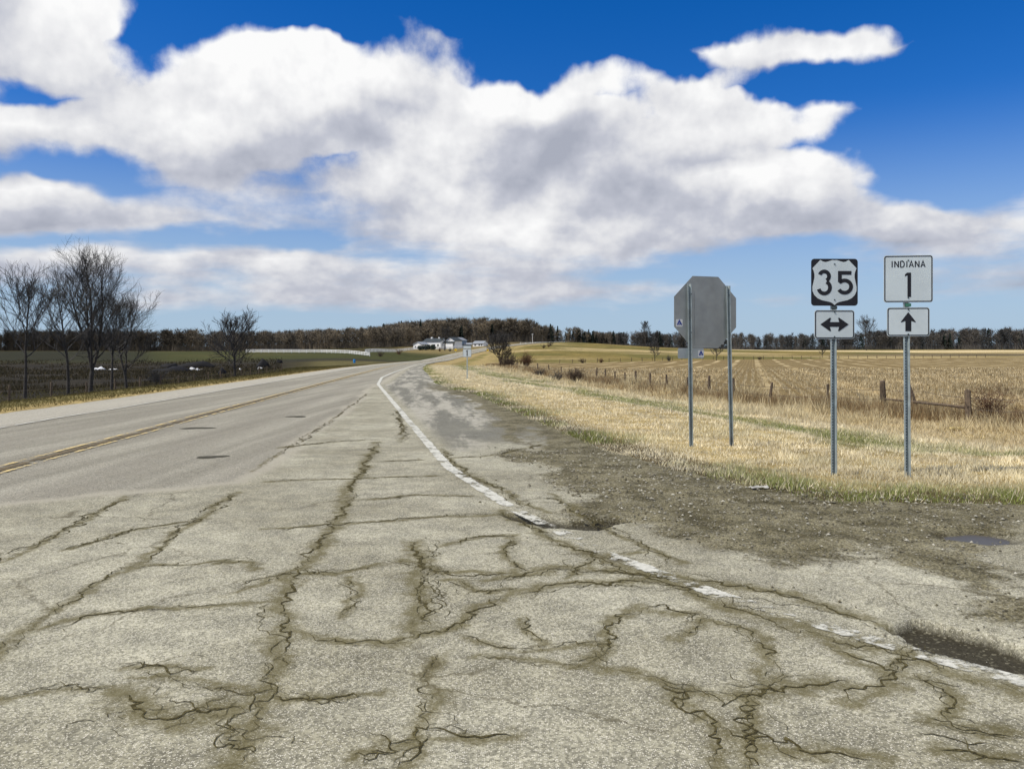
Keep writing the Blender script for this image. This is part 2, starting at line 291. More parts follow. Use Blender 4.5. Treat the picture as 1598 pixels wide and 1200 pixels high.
# ---- ground sheet
def build_ground():
    g = lambda a, b, n: list(np.geomspace(a, b, n))
    xs = sorted(set([-v for v in g(46, 2600, 70)]+list(np.arange(-45, 32, .25))+g(33, 2600, 70)))
    yv = sorted(set(list(np.linspace(-60, 1.5, 20))+list(np.arange(2, 40, .2))+g(40, 3600, 210)))
    X, Y = np.meshgrid(np.array(xs), np.array(yv)); Z, sd = ground_z(X, Y, True)
    ny, nx = X.shape; u = X/np.maximum(Y, 1)*F+799
    big = fbm(X*.03, Y*.03, 11); med = fbm(X*.25, Y*.25, 5); fin = fbm(X*1.3, Y*1.3, 9)
    c = np.zeros(X.shape+(3,)); c[:] = (.34, .26, .11)                                    # dry grass
    def lay(mask, rgb): m = np.clip(mask, 0, 1)[..., None]; c[:] = c*(1-m)+np.array(rgb)*m
    right = X > cen(Y)
    sdw = sd+(fbm(X*.35, Y*.22, 66)-.5)*4.5; lay(right*sst(4.4, 5.6, sdw)*sst(10.5, 7, sdw)*sst(3.9, 4.6, sd)*sst(.25, .55, med)*.85, (.14, .13, .032))       # green in the ditch
    lay(right*sst(.95, .25, sd-.5*fin)*sst(70, 40, Y), (.085, .066, .032))                           # muddy edge
    lay(right*sst(4.0, 5.0, sd)*sst(6.6, 5.4, sd)*.6, (.17, .13, .05))
    FX = fence_x(Y)
    fld = sst(0, 3.0, X-FX)*right*sst(far_fence_y(X)+4, far_fence_y(X)-4, Y)*sst(20, 26, Y+X*.4)
    lay(fld, (.180, .130, .055)); lay(fld*sst(.45, .65, fbm(X*.05, Y*.05, 91))*.5, (.20, .15, .07))
    # rising meadow beyond the far fence
    mead = right*sst(far_fence_y(X)-3, far_fence_y(X)+5, Y)*sst(8, 25, sd)
    lay(mead, (.19, .145, .042)); lay(mead*sst(.40, .6, big)*.8, (.115, .105, .028)); lay(mead*sst(.5, .65, fbm(X*.012, Y*.03, 21))*.85, (.40, .31, .15))
    lay(right*sst(8, 3, sd)*sst(60, 150, Y)*.6, (.30, .23, .10))
    strip = right*sst(1080, 1180, u)*sst(455, 475, Y)*sst(540, 515, Y); lay(strip, (.62, .50, .28))
    strip2 = right*sst(1180, 1500, u)*sst(345, 365, Y)*sst(430, 400, Y); lay(strip2*.9, (.13, .10, .055))
    # left: trodden farmyard with cloud shade painted into its earth, green paddock, drab slopes
    left = ~right
    lay(left*sst(1, 4, sd)*1.0, (.055, .047, .017)); lay(left*sst(.4, 1.2, sd)*sst(3.4, 2.2, sd), (.15, .125, .045))
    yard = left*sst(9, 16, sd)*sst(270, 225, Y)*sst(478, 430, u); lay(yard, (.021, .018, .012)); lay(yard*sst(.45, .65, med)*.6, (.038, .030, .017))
    pad = left*sst(232, 262, Y)*sst(420, 370, Y); lay(pad*.95, (.048, .052, .014)); lay(pad*sst(.5, .68, big)*.6, (.08, .07, .022)); lay(pad*sst(260, 200, u)*.9, (.020, .020, .010))
    low = left*sst(478, 500, u)*sst(255, 225, Y)*sst(3, 8, sd); lay(low*.9, (.11, .095, .035)); lay(left*sst(225, 235, Y)*sst(262, 246, Y)*sst(300, 440, u)*.85, (.028, .026, .016))
    lay(left*sst(330, 400, Y)*sst(600, 650, u)*.8, (.22, .17, .07))
    lay(sst(560, 640, Y)*sst(.2, .4, big)*.9*(~right | (u < 900)), (.075, .06, .035))
    lay(right*sst(600, 640, Y), (.10, .08, .045))
    lay(sst(.05, -.3, sd), (.12, .11, .08))
    c *= (0.72+.56*fbm(X*.6, Y*.6, 31))[..., None]
    idx = np.arange(nx*ny).reshape(ny, nx); Fq = np.stack([idx[:-1, :-1], idx[:-1, 1:], idx[1:, 1:], idx[1:, :-1]], -1).reshape(-1, 4)
    t = NT('ground_soil_and_grass'); P = t.pos(); col = t.attr('tint', 'Color')
    n1 = t.noise(P, 2.2, 8, .65); n2 = t.noise(P, 22, 4, .6)
    col = t.mix(1.0, col, t.gray(t.math('MULTIPLY', t.ramp(n1, .3, .7, .7, 1.3), t.ramp(n2, .3, .7, .75, 1.25))), 'MULTIPLY')
    # crop rows: pale chaff along each planted row
    st = t.attr('stubble'); dp = t.N.new('ShaderNodeVectorMath'); dp.operation = 'DOT_PRODUCT'; t.L.new(P, dp.inputs[0]); dp.inputs[1].default_value = (ROW[1], -ROW[0], 0)
    wob = t.math('MULTIPLY_ADD', t.noise(P, .5, 3), .5, dp.outputs['Value'])
    ph = t.math('MULTIPLY', wob, 2*math.pi/.76); w = t.math('MULTIPLY_ADD', t.math('SINE', ph), .5, .5)
    ph4 = t.math('MULTIPLY', wob, 2*math.pi/6.1); w4 = t.math('MULTIPLY_ADD', t.math('SINE', ph4), .5, .5)
    wm = t.math('MULTIPLY', t.math('MULTIPLY', t.ramp(w, .45, .95), t.math('MULTIPLY', t.ramp(t.noise(P, 1.1, 5, .7), .38, .66), t.ramp(t.noise(P, .11, 5, .65), .3, .7, .15, 1.0))), st)
    col = t.mix(wm, col, (.37, .285, .135))
    patch = t.math('MULTIPLY', t.math('MULTIPLY', t.ramp(w4, .8, .98), t.ramp(t.noise(P, .05, 3), .38, .6)), st)
    col = t.mix(t.math('MULTIPLY', patch, .85), col, (.50, .40, .22))
    t.bump(t.math('ADD', n1, n2), .7, .05); m = t.out(col, .95, 0, .1)
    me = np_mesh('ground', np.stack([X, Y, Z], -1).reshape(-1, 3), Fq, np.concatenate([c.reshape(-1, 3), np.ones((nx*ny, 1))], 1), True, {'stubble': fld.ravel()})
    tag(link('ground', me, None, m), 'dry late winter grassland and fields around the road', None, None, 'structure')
ROW = np.array([.287, .958])
FEN = [(17.6, 20), (17.0, 30), (16.2, 37), (12.9, 41), (11.6, 48), (10.6, 55), (9.2, 66), (6.2, 95), (2.0, 130), (-2.4, 162)]
FEN = [(19.5, 22), (17.2, 30), (15.0, 37), (12.9, 42.5), (11.6, 48), (10.6, 55), (9.2, 66), (6.2, 95), (2.0, 130), (-2.4, 162), (-6, 230), (-4, 320)]
def fence_x(Y): return np.interp(Y, [p[1] for p in FEN], [p[0] for p in FEN])
def far_fence_y(X): return np.interp(X, [-30, 10, 60, 120, 220, 600], [215, 232, 280, 305, 330, 340])
build_ground()

# ---- pavement with its cracks, pits and gravel
CR = [(1.5, [(590,690),(575,715),(545,765),(535,800),(500,850),(465,890),(440,940),(437,985),(440,1020),(425,1075),(400,1130),(375,1185),(365,1200)]),
 (.6, [(50,990),(125,965),(215,952),(320,946),(425,942)]), (.7, [(445,980),(490,995),(550,1002),(610,1002),(655,987),(700,977),(750,947),(800,927)]),
 (.8, [(690,1020),(655,1060),(675,1085),(665,1140),(650,1155),(590,1165),(560,1177)]), (.6, [(665,1140),(710,1147),(750,1152),(800,1150)]), (.6, [(650,1155),(655,1175),(620,1200)]),
 (2.0, [(180,1085),(210,1105),(275,1120),(350,1105),(420,1087)]), (.55, [(420,1087),(525,1087),(575,1085)]), (.5, [(200,1037),(260,1044),(315,1047)]), (.5, [(210,1057),(270,1060),(325,1075),(390,1080)]),
 (.4, [(0,1090),(75,1075),(165,1077)]), (.7, [(360,1120),(355,1155),(380,1165)]), (.7, [(410,825),(500,820),(615,812),(700,806),(800,802)]),
 (.7, [(0,1032),(65,965),(150,910),(205,885),(260,845),(310,810),(370,767)]), (.5, [(205,885),(280,884),(350,875)]), (.6, [(465,892),(410,910),(360,925)]), (.5, [(465,892),(525,895),(600,880)]),
 (1.6, [(650,845),(655,890),(655,935),(655,985)]), (.8, [(620,875),(700,895),(800,892)]), (.8, [(690,850),(740,838),(800,835)]), (.6, [(700,905),(760,925),(800,920)]), (.9, [(795,840),(790,870),(810,892)]),
 (1.7, [(800,925),(875,910),(975,905),(1110,915)]), (1.2, [(760,905),(870,885),(960,890),(1060,900)]), (.9, [(1010,947),(965,965),(955,990),(945,1015),(920,1035)]), (.5, [(920,1035),(850,1032),(800,1030),(740,1020)]),
 (.45, [(945,1000),(860,1010),(800,1010),(720,990)]), (.8, [(920,1035),(1010,1055),(1070,1080),(1055,1100),(1110,1120),(1120,1160),(1110,1200)]), (.7, [(1010,950),(1090,957),(1100,975),(1070,1000)]),
 (.7, [(1100,965),(1175,985),(1190,1005),(1215,1040),(1185,1060)]), (.8, [(1300,1000),(1350,1030),(1400,1047),(1380,1070),(1330,1095)]), (.8, [(1400,1050),(1450,1060),(1490,1090),(1480,1125)]), (.6, [(1440,1005),(1400,1047)]),
 (1.3, [(1070,1080),(1150,1087),(1225,1070),(1325,1065)]), (.8, [(1170,1090),(1180,1140),(1170,1200)]), (.8, [(1120,1130),(1250,1170),(1375,1190)]), (1.0, [(1598,1150),(1525,1140),(1450,1120)]), (.9, [(1465,1170),(1598,1190)]),
 (1.6, [(780,797),(840,830),(900,858),(1050,915),(1150,950),(1300,995),(1400,1020),(1598,1085)]), (1.2, [(1060,900),(1200,922),(1290,945),(1380,975)]), (.9, [(690,700),(720,735),(790,770),(850,800)]),
 (.6, [(419,750),(573,746),(685,742)]), (.5, [(595,720),(662,718)]), (.5, [(430,700),(520,690),(600,686)]), (.6, [(560,780),(650,772),(740,775)]), (.5, [(620,640),(630,670),(625,690)]),
 (.6, [(860,770),(900,800),(960,830),(1060,880)]), (.6, [(700,715),(760,712),(860,690)]), (.5, [(880,900),(930,870),(990,860)]), (.4, [(820,960),(830,985),(845,1000)]), (.5, [(545,900),(548,925),(535,960)]),
 (.1, [(390,735),(450,700),(520,655),(575,612)]),
 (.5, [(100,860),(200,830),(300,812)]), (.5, [(0,880),(60,850),(200,775)]), (.7, [(330,880),(380,875),(400,890)])]
def road_grid():
    parts = [road_part(np.concatenate([np.linspace(-50, 1.2, 12), np.arange(1.5, 8, .025), np.arange(8, 13.05, .042)]), 640, 0.0), road_part(np.concatenate([np.geomspace(12.95, 110, 170), np.geomspace(112, 860, 110)]), 170, -.0005)]
    Vx = np.concatenate([p[0] for p in parts]); Fq = np.concatenate([parts[0][1], parts[1][1]+len(parts[0][0])]); at = {k: np.concatenate([p[2][k] for p in parts]) for k in parts[0][2]}
    return Vx, Fq, at
def road_part(Yr, ncol, dz):
    tt = np.linspace(-1, 1, ncol); tt = np.sign(tt)*(.42*np.abs(tt)+.58*np.abs(tt)**2.6)
    X = np.zeros((len(Yr), len(tt)))
    for j, y in enumerate(Yr):
        l = float(lft(np.float64(y))); r = float(rgt(np.float64(y))); e = 1.0 if y < 105 else 0
        l -= .8*e; r = (r+1.6*e) if y > 9.3 else 16.0
        mid = np.interp(y, [0, 9.3, 30, 70], [-.5, -.5, min(r-.5, -2.5), (l+r)/2]) if y < 70 else (l+r)/2
        X[j] = np.where(tt < 0, mid+tt*(mid-l), mid+tt*(r-mid))
    Y = np.repeat(Yr[:, None], len(tt), 1); Z = croad(Y)+np.zeros_like(X)
    near = (Yr < 22)[:, None] & np.ones_like(X, bool)
    fld = np.full(X.shape, 8.0); xs, yv = X[near], Y[near]; f = np.full(xs.shape, 8.0)
    rc = random.Random(11); wx = xs+(fbm(xs*3, yv*3, 41, 4)-.5)*.20+(fbm(xs*14, yv*14, 43, 2)-.5)*.07; wy = yv+(fbm(xs*3, yv*3, 47, 4)-.5)*.20+(fbm(xs*14, yv*14, 49, 2)-.5)*.07
    for wdt, pl in CR:
        P = [GP(*q) for q in pl]; f = np.minimum(f, seg_dist(P, wx, wy)/(.017*wdt+.010))
    fld[near] = np.minimum(f, 8)
    smooth = poly_sd([GP(590, 596), GP(540, 640), GP(480, 680), GP(430, 720), GP(380, 752), GP(250, 763), GP(0, 790), (-14, 7.2), (-30, 30), (-40, 900), (200, 900), (-13, 100)], X, Y)
    smooth = np.where(Y > 44, sst(-.2, .5, cen(Y)+3.4-X), sst(-.25, .25, smooth+(fbm(X*1.5, Y*.5, 2)-.5)*.5))
    wl_x = np.interp(-Y, [-p[1] for p in WL], [p[0] for p in WL])
    dR = np.where(Y < 44, X-wl_x, X-(cen(Y)+3.45))
    turn = sst(.1, .5, dR)*sst(10.0, 19, Y+(fbm(X*1.1, Y*.5, 53)-.5)*9)
    gp = poly_sd([GP(*q) for q in ((800,700),(930,700),(1180,755),(1598,780),(1598,960),(1480,915),(1330,880),(1180,870),(1010,820),(900,812),(860,770))]+[], X, Y)
    edge = np.clip(-poly_sd(PAVE, X, Y), -9, 9)
    grav = sst(-.35, .55, gp+(fbm(X*1.4, Y*.9, 8)-.5)*1.5)*(Y < 30)
    grav = np.maximum(grav, sst(-1.5, -.2, edge+(fbm(X*2, Y*.8, 18)-.5)*1.6)*sst(60, 30, Y)*(X > cen(Y)))
    # relief: worn ruts, crack grooves, broken-out pits, crumbly apron
    Z += np.where(Y < 40, (fbm(X*.35, Y*.35, 14)-.5)*.03, 0)*sst(40, 20, Y)
    Z += grav*(fbm(X*5, Y*5, 33, 3)-.5)*.035*sst(30, 15, Y)
    pit = sst(-.05, -.025, poly_sd([GP(*q) for q in ((1390,980),(1440,972),(1500,984),(1598,1012),(1700,1046),(1700,1070),(1598,1046),(1540,1036),(1460,1014))], X, Y)+(fbm(X*7, Y*7, 3)-.5)*.16)
    pit2 = sst(-.05, .08, poly_sd([GP(*q) for q in ((780,800),(850,803),(890,812),(960,806),(990,812),(930,826),(850,822),(800,812))], X, Y)+(fbm(X*5, Y*5, 4)-.5)*.12)
    Z -= pit*.06+pit2*.05
    pud = sst(.9, .15, np.hypot((X-4.05)/.62, (Y-6.98)/.42)+(fbm(X*3, Y*3, 71)-.5)*.4)*(Y < 12); Z -= pud*.062
    Z -= .16*sst(.05, .6, edge)*(X > cen(Y))*(Y < 104)
    dirt = np.maximum(pit*.95, pit2*.9); dirt = np.maximum(dirt, pud*.8)
    Z += dz
    ny, nx = X.shape; idx = np.arange(nx*ny).reshape(ny, nx); Fq = np.stack([idx[:-1, :-1], idx[:-1, 1:], idx[1:, 1:], idx[1:, :-1]], -1).reshape(-1, 4)
    return np.stack([X, Y, Z], -1).reshape(-1, 3), Fq, {'smooth': smooth.ravel(), 'turn': turn.ravel(), 'gravel': grav.ravel(), 'crack': fld.ravel(), 'dirt': dirt.ravel(), 'lateral': (X-cen(Y)).ravel()}
WL = [GP(*q) for q in ((590,600),(640,660),(700,730),(800,795),(960,870),(1120,928),(1400,1010),(1598,1065))]
def build_road():
    Vx, Fq, at = road_grid()
    t = NT('weathered_asphalt'); P = t.pos(); sm = t.attr('smooth'); tn = t.attr('turn'); gr = t.attr('gravel'); ck = t.attr('crack'); dt = t.attr('dirt'); lat = t.attr('lateral')
    v1 = t.vor(P, 125, out='Color'); sv = t.N.new('ShaderNodeSeparateColor'); t.L.new(v1, sv.inputs[0]); r1 = sv.outputs[0]
    v2 = t.vor(P, 75, out='Color'); sv2 = t.N.new('ShaderNodeSeparateColor'); t.L.new(v2, sv2.inputs[0]); r2 = sv2.outputs[0]; r3 = sv2.outputs[1]; vd2 = t.vor(P, 75)
    vd = t.vor(P, 125); big = t.noise(P, .55, 6, .6); med = t.noise(P, 3.5, 6, .65); fine = t.noise(P, 60, 3, .7)
    old = t.mix(t.ramp(big, .3, .7), (.225, .210, .148), (.375, .358, .270))
    old = t.mix(1.0, old, t.gray(t.ramp(med, .3, .72, .78, 1.22)), 'MULTIPLY')
    streak = t.noise(t.map(P, (1.6, .06, 1)), 1.0, 5, .6)
    smc = t.mix(t.ramp(streak, .35, .65), (.222, .208, .162), (.322, .304, .242))
    wave = t.math('MULTIPLY_ADD', t.math('COSINE', t.math('MULTIPLY', lat, 2*math.pi/1.75)), .5, .5)         # wheel tracks
    smc = t.mix(t.math('MULTIPLY', wave, .5), smc, (.20, .184, .145)); smc = t.mix(t.math('MULTIPLY', t.ramp(r1, .80, .97), .3), smc, (.5, .48, .42))
    smc = t.mix(t.ramp(lat, -3.35, -3.75, 0, .75), smc, (.42, .395, .325))
    cxy = t.N.new('ShaderNodeCombineXYZ'); t.L.new(lat, cxy.inputs[0]); spy = t.N.new('ShaderNodeSeparateXYZ'); t.L.new(P, spy.inputs[0]); t.L.new(t.math('MULTIPLY', spy.outputs[1], .10), cxy.inputs[1]); tcx = t.noise(cxy.outputs[0], 1.5, 7, .68)
    tc = t.mix(t.ramp(t.math('ADD', tcx, t.math('MULTIPLY_ADD', t.noise(P, 3.0, 8, .75), .5, -.25)), .44, .58), (.150, .145, .115), (.37, .35, .285)); tc = t.mix(t.math('MULTIPLY', t.ramp(r1, .72, .95), .5), tc, (.46, .45, .40)); tc = t.mix(t.math('MULTIPLY', t.ramp(med, .5, .72), .5), tc, (.10, .10, .085))
    gn = t.noise(P, 1.9, 7, .7)
    gc = t.mix(t.ramp(gn, .35, .62), (.070, .060, .028), (.205, .184, .112)); gc = t.mix(1.0, gc, t.gray(t.ramp(r3, 0, 1, .5, 1.5)), 'MULTIPLY'); gc = t.mix(t.math('MULTIPLY', t.math('MULTIPLY', t.ramp(r2, .80, .92), t.ramp(t.noise(P, 4.5, 4), .4, .6)), .6), gc, (.36, .34, .27)); gc = t.mix(t.math('MULTIPLY', t.ramp(r1, .3, .1), .6), gc, (.045, .038, .022))
    c = t.mix(sm, old, smc); sf = t.math('MULTIPLY_ADD', sm, -.62, 1.0); c = t.mix(1.0, c, t.gray(t.ramp(r3, 0, 1, .68, 1.30)), 'MULTIPLY'); c = t.mix(t.math('MULTIPLY', t.math('MULTIPLY', t.math('MULTIPLY', t.ramp(r1, .66, .74), t.ramp(vd, .48, .32)), sf), .85), c, (.68, .645, .53)); c = t.mix(t.math('MULTIPLY', t.math('MULTIPLY', t.math('MULTIPLY', t.ramp(r1, .24, .17), t.ramp(vd, .5, .25)), sf), .75), c, (.085, .075, .045)); c = t.mix(t.math('MULTIPLY', t.math('MULTIPLY', t.math('MULTIPLY', t.ramp(r2, .93, .96), t.ramp(vd2, .4, .25)), sf), .8), c, (.70, .66, .55)); c = t.mix(t.math('MULTIPLY', t.math('MULTIPLY', sm, t.math('SUBTRACT', 1.0, sm)), 2.2), c, (.42, .39, .31)); c = t.mix(tn, c, tc); c = t.mix(t.ramp(t.math('ADD', gr, t.math('MULTIPLY_ADD', t.noise(P, 4.5, 8, .75), 2.2, -1.1)), .25, .8), c, gc)
    # dirt and moss in the cracks, with soft staining beside them
    stain = t.math('MULTIPLY', t.ramp(t.math('ADD', ck, t.math('MULTIPLY_ADD', t.noise(P, 9, 8, .78), 12.0, -5.7)), 4.4, 0), .78)
    c = t.mix(stain, c, (.112, .095, .036))
    hv = t.N.new('ShaderNodeTexVoronoi'); hv.feature = 'DISTANCE_TO_EDGE'; wv = t.N.new('ShaderNodeVectorMath'); wv.operation = 'MULTIPLY_ADD'
    t.L.new(t.noise(P, 2.5, 5, .65, True), wv.inputs[0]); wv.inputs[1].default_value = (.5, .5, 0); t.L.new(P, wv.inputs[2]); t.L.new(wv.outputs[0], hv.inputs['Vector']); hv.inputs['Scale'].default_value = .75
    hair = t.math('MULTIPLY', t.ramp(hv.outputs['Distance'], .012, .002), t.math('MULTIPLY', t.ramp(t.noise(P, .45, 3), .48, .60), t.math('SUBTRACT', 1.0, sm, clamp=True)))
    c = t.mix(t.math('MULTIPLY', hair, .6), c, (.075, .062, .03))
    c = t.mix(t.math('MULTIPLY', dt, .98), c, t.mix(t.ramp(r2, .86, .97), (.020, .016, .008), (.13, .12, .08)))
    hgt = t.math('ADD', t.math('MULTIPLY', r1, .5), fine)
    t.bump(hgt, .8, .007); m = t.out(c, t.ramp(med, .3, .7, .72, .95), 0, .12)
    me = np_mesh('road', Vx, Fq, None, True, at)
    tag(link('road', me, None, m), 'cracked pale asphalt highway with crumbling gravel turn lane', None, None, 'structure')
build_road()

def road_lift(X, Y): return croad(Y)+np.where(Y < 40, (fbm(X*.35, Y*.35, 14)-.5)*.03, 0)*sst(40, 20, Y)
def fissures():
    rc = random.Random(11); V = []; Fq = []; 
    def strand(P, w0, jit=.22, fade=True):
        P = [Vector(p) for p in P]
        while max((b-a).length for a, b in zip(P[:-1], P[1:])) > .045 and len(P) < 4000:
            Q = [P[0]]
            for a, b in zip(P[:-1], P[1:]):
                d = b-a
                if d.length > .045: m = (a+b)/2+Vector((-d.y, d.x))*(rc.gauss(0, jit)*min(1.0, .13/d.length)); Q.append(m)
                Q.append(b)
            P = Q
        n = len(P)
        if n < 3: return
        i0 = len(V); lw = 1.0
        for i, p in enumerate(P):
            t = (P[min(i+1, n-1)]-P[max(i-1, 0)]).normalized(); lw = min(1.6, max(.25, lw+rc.gauss(0, .28))); e = min(1.0, 6*min(i, n-1-i)/n+.08) if fade else 1
            w = w0*lw*e*max(.85, p.y/5.5)*.5; V.append((p.x-t.y*w*rc.uniform(.6, 1.4), p.y+t.x*w*rc.uniform(.6, 1.4))); V.append((p.x+t.y*w*rc.uniform(.6, 1.4), p.y-t.x*w*rc.uniform(.6, 1.4)))
            if i: k = i0+2*i; Fq.append((k-2, k-1, k+1, k))
    for wdt, pl in CR:
        P = [GP(*q) for q in pl]; strand(P, .006+.0055*min(wdt, 1.5), .24)
        for r in range(1+int(wdt*2.2)):
            sp = .028*wdt+.02; off = (rc.gauss(0, sp), rc.gauss(0, sp)); i0 = rc.randint(0, max(0, len(P)-3)); i1 = min(len(P), i0+rc.randint(2, 5))
            strand([(a+off[0]+rc.gauss(0, sp), b+off[1]+rc.gauss(0, sp)) for a, b in P[i0:i1]], rc.uniform(.003, .0065), .24)
        for r in range(int(2*wdt)):
            k = rc.randrange(len(P)-1); u = rc.random(); a = P[k][0]+(P[k+1][0]-P[k][0])*u; b = P[k][1]+(P[k+1][1]-P[k][1])*u; ang = rc.uniform(0, 6.28); L1 = rc.uniform(.08, .42); Q = [(a, b)]
            for j in range(3): ang += rc.gauss(0, .5); Q.append((Q[-1][0]+math.cos(ang)*L1/3, Q[-1][1]+math.sin(ang)*L1/3))
            strand(Q, rc.uniform(.0025, .005), .22)
    V = np.array(V); Z = road_lift(V[:, 0], V[:, 1])+.0035
    t = NT('crack_filling_soil'); P = t.pos(); n = t.noise(P, 40, 5, .7); c = t.mix(t.ramp(n, .35, .65), (.030, .025, .010), (.115, .098, .042)); t.bump(n, .8, .01); m = t.out(c, .95, 0, .1)
    tag(link('road_cracks', np_mesh('road_cracks', np.c_[V, Z], np.array(Fq)), None, m), 'soil filled cracks branching across the old asphalt', None, None, 'structure')
fissures()
def tar_patches():
    m = simple('dark_patch_asphalt', (.050, .046, .028), .9, 0, .35, 9, .5)
    for k, (px, py, rx, ry, lab) in enumerate(((330, 713, .21, .17, 'nearest dark patch in the through lane'), (308, 668, .30, .24, 'dark patch closest to the yellow line'), (463, 650, .22, .28, 'farthest dark patch in the through lane'))):
        gx, gy = GP(px, py); r0 = np.random.default_rng(k); n = 40; a = np.linspace(0, 2*np.pi, n, endpoint=False); rr = 1+.22*np.sin(2*a+k)+.15*np.sin(3*a+2*k)+r0.normal(0, .05, n)
        x = np.r_[gx, gx+rx*rr*np.cos(a)]; y = np.r_[gy, gy+ry*rr*np.sin(a)]; V = np.c_[x, y, road_lift(x, y)+.004]
        tag(link('road_patch', np_mesh('road_patch', V, [(0, i+1, (i+1) % n+1) for i in range(n)]), None, m), lab, None, None, 'structure')
tar_patches()
def ribbon(name, pts, wid, mat, label, lift=.006, wear=None, step=.12):
    P = np.array([(a, b) for a, b in pts], float); seg = np.r_[0, np.cumsum(np.hypot(*np.diff(P, axis=0).T))]
    n = min(6000, int(seg[-1]/step)+2); s = np.linspace(0, seg[-1], n)
    if seg[-1] > 200: s = seg[-1]*(np.linspace(0, 1, n)**1.7)
    x = np.interp(s, seg, P[:, 0]); y = np.interp(s, seg, P[:, 1])
    k = np.hanning(min(25, n//4*2+1)); k /= k.sum(); pad = len(k)//2
    if n > 60: x = np.convolve(np.pad(x, pad, 'reflect', reflect_type='odd'), k, 'valid'); y = np.convolve(np.pad(y, pad, 'reflect', reflect_type='odd'), k, 'valid')
    tx = np.gradient(x); ty = np.gradient(y); l = np.hypot(tx, ty); nx, ny = -ty/l, tx/l
    q = np.linspace(-.5, .5, 5); X = x[:, None]+nx[:, None]*q*wid; Y = y[:, None]+ny[:, None]*q*wid
    Z = croad(Y)+lift+np.where(Y < 40, (fbm(X*.35, Y*.35, 14)-.5)*.03, 0)*sst(40, 20, Y)+np.interp(Y, [0, 40, 300], [0, .012, .05])
    w = np.ones_like(X)*.3 if wear is None else np.interp(Y, *wear)
    m_, k_ = X.shape; idx = np.arange(m_*k_).reshape(m_, k_); Fq = np.stack([idx[:-1, :-1], idx[:-1, 1:], idx[1:, 1:], idx[1:, :-1]], -1).reshape(-1, 4)
    me = np_mesh(name, np.stack([X, Y, Z], -1).reshape(-1, 3), Fq[:, ::-1], None, True, {'wear': w.ravel(), 'across': np.repeat(q[None], m_, 0).ravel()})
    return tag(link(name, me, None, mat), label, None, None, 'structure')
def paint(name, a, b):
    t = NT(name); P = t.pos(); n = t.noise(P, 9, 7, .72); n2 = t.noise(P, 2.4, 4, .6)
    c = t.mix(t.ramp(t.noise(P, 25, 4), .3, .7), a, b); t.out(c, .7, 0, .3)
    ac = t.math('ABSOLUTE', t.attr('across')); e = t.ramp(ac, .30, .5, 0, .34)
    h = t.math('ADD', t.math('MULTIPLY_ADD', n, .55, t.math('MULTIPLY', n2, .45)), t.math('MULTIPLY', e, -.6))
    keep = t.ramp(t.math('SUBTRACT', h, t.attr('wear')), -.035, .05, 0, .93)
    tr = t.N.new('ShaderNodeBsdfTransparent'); mx = t.N.new('ShaderNodeMixShader'); t.L.new(keep, mx.inputs[0]); t.L.new(tr.outputs[0], mx.inputs[1]); t.L.new(t.b.outputs[0], mx.inputs[2]); t.L.new(mx.outputs[0], t.o.inputs['Surface'])
    return t.m
white_p = paint('worn_white_road_paint', (.46, .455, .39), (.64, .63, .55)); yellow_p = paint('worn_yellow_road_paint', (.58, .43, .16), (.70, .56, .28)); seam_p = paint('dark_joint_filler', (.10, .075, .035), (.16, .12, .06))
far_y = [60, 80, 105, 140, 180, 230, 300, 370, 450, 530, 610, 680]
ribbon('white_edge_line', [(2.9, 3.2)]+WL[::-1]+[(-9.4, 58), (-11.6, 80)]+[(float(cen(np.float64(y)))+3.3, y) for y in far_y[2:]], .20, white_p, 'chipped white edge line sweeping along the turn lane', .005, ([3, 6, 8, 9.5, 12, 30, 60], [.51, .515, .49, .465, .455, .42, .28]), .05)
cl = lambda off: [(float(cen(np.float64(y)))+off, y) for y in [5, 11, 20, 30, 45]+far_y]
ribbon('yellow_centre_line', cl(.17), .11, yellow_p, 'worn yellow centre stripe nearer the camera', .010, ([5, 20, 60, 200], [.49, .50, .46, .35]), .06)
ribbon('yellow_centre_line', cl(-.17), .11, yellow_p, 'worn yellow centre stripe on the far side', .010, ([5, 20, 60, 200], [.47, .48, .44, .35]), .06)
ribbon('centre_joint', cl(0.0), .20, seam_p, 'dark crumbling joint between the yellow stripes', .008, ([5, 60, 200], [.44, .46, .5]), .06)
ribbon('white_edge_line', cl(-3.35), .13, white_p, 'faded white edge line of the far lane', .010, ([5, 60, 200], [.47, .40, .3]), .06)

# ------------------------------------------------------------------ blade and stone scatter
def blades(name, X, Y, h, w, lean, rgb, mat, label, zoff=0.0, quad=False):
    n = len(X); Z = ground_z(X, Y)-.01+zoff; a = rng.uniform(0, 2*np.pi, n); la = rng.uniform(0, 2*np.pi, n)
    # turn blades mostly broadside so that a thin triangle still shows
    dx, dy = np.cos(a)*w/2, np.sin(a)*w/2; L = lean*h
    b0 = np.stack([X-dx, Y-dy, Z], 1); b1 = np.stack([X+dx, Y+dy, Z], 1)
    tp = np.stack([X+np.cos(la)*L, Y+np.sin(la)*L, Z+h*np.sqrt(np.clip(1-lean**2*.6, .1, 1))], 1)
    V = np.stack([b0, b1, tp], 1).reshape(-1, 3); Fq = np.arange(3*n).reshape(n, 3)
    c = np.repeat(np.concatenate([rgb, np.ones((n, 1))], 1)[:, None], 3, 1).reshape(-1, 4)
    return tag(link(name, np_mesh(name, V, Fq, c), None, mat), label, 'grass', None, 'stuff')
grass_m = tinted('dry_grass_blades', .8, .3)
def mixc(a, b, t): return np.array(a)[None]*(1-t[:, None])+np.array(b)[None]*t[:, None]
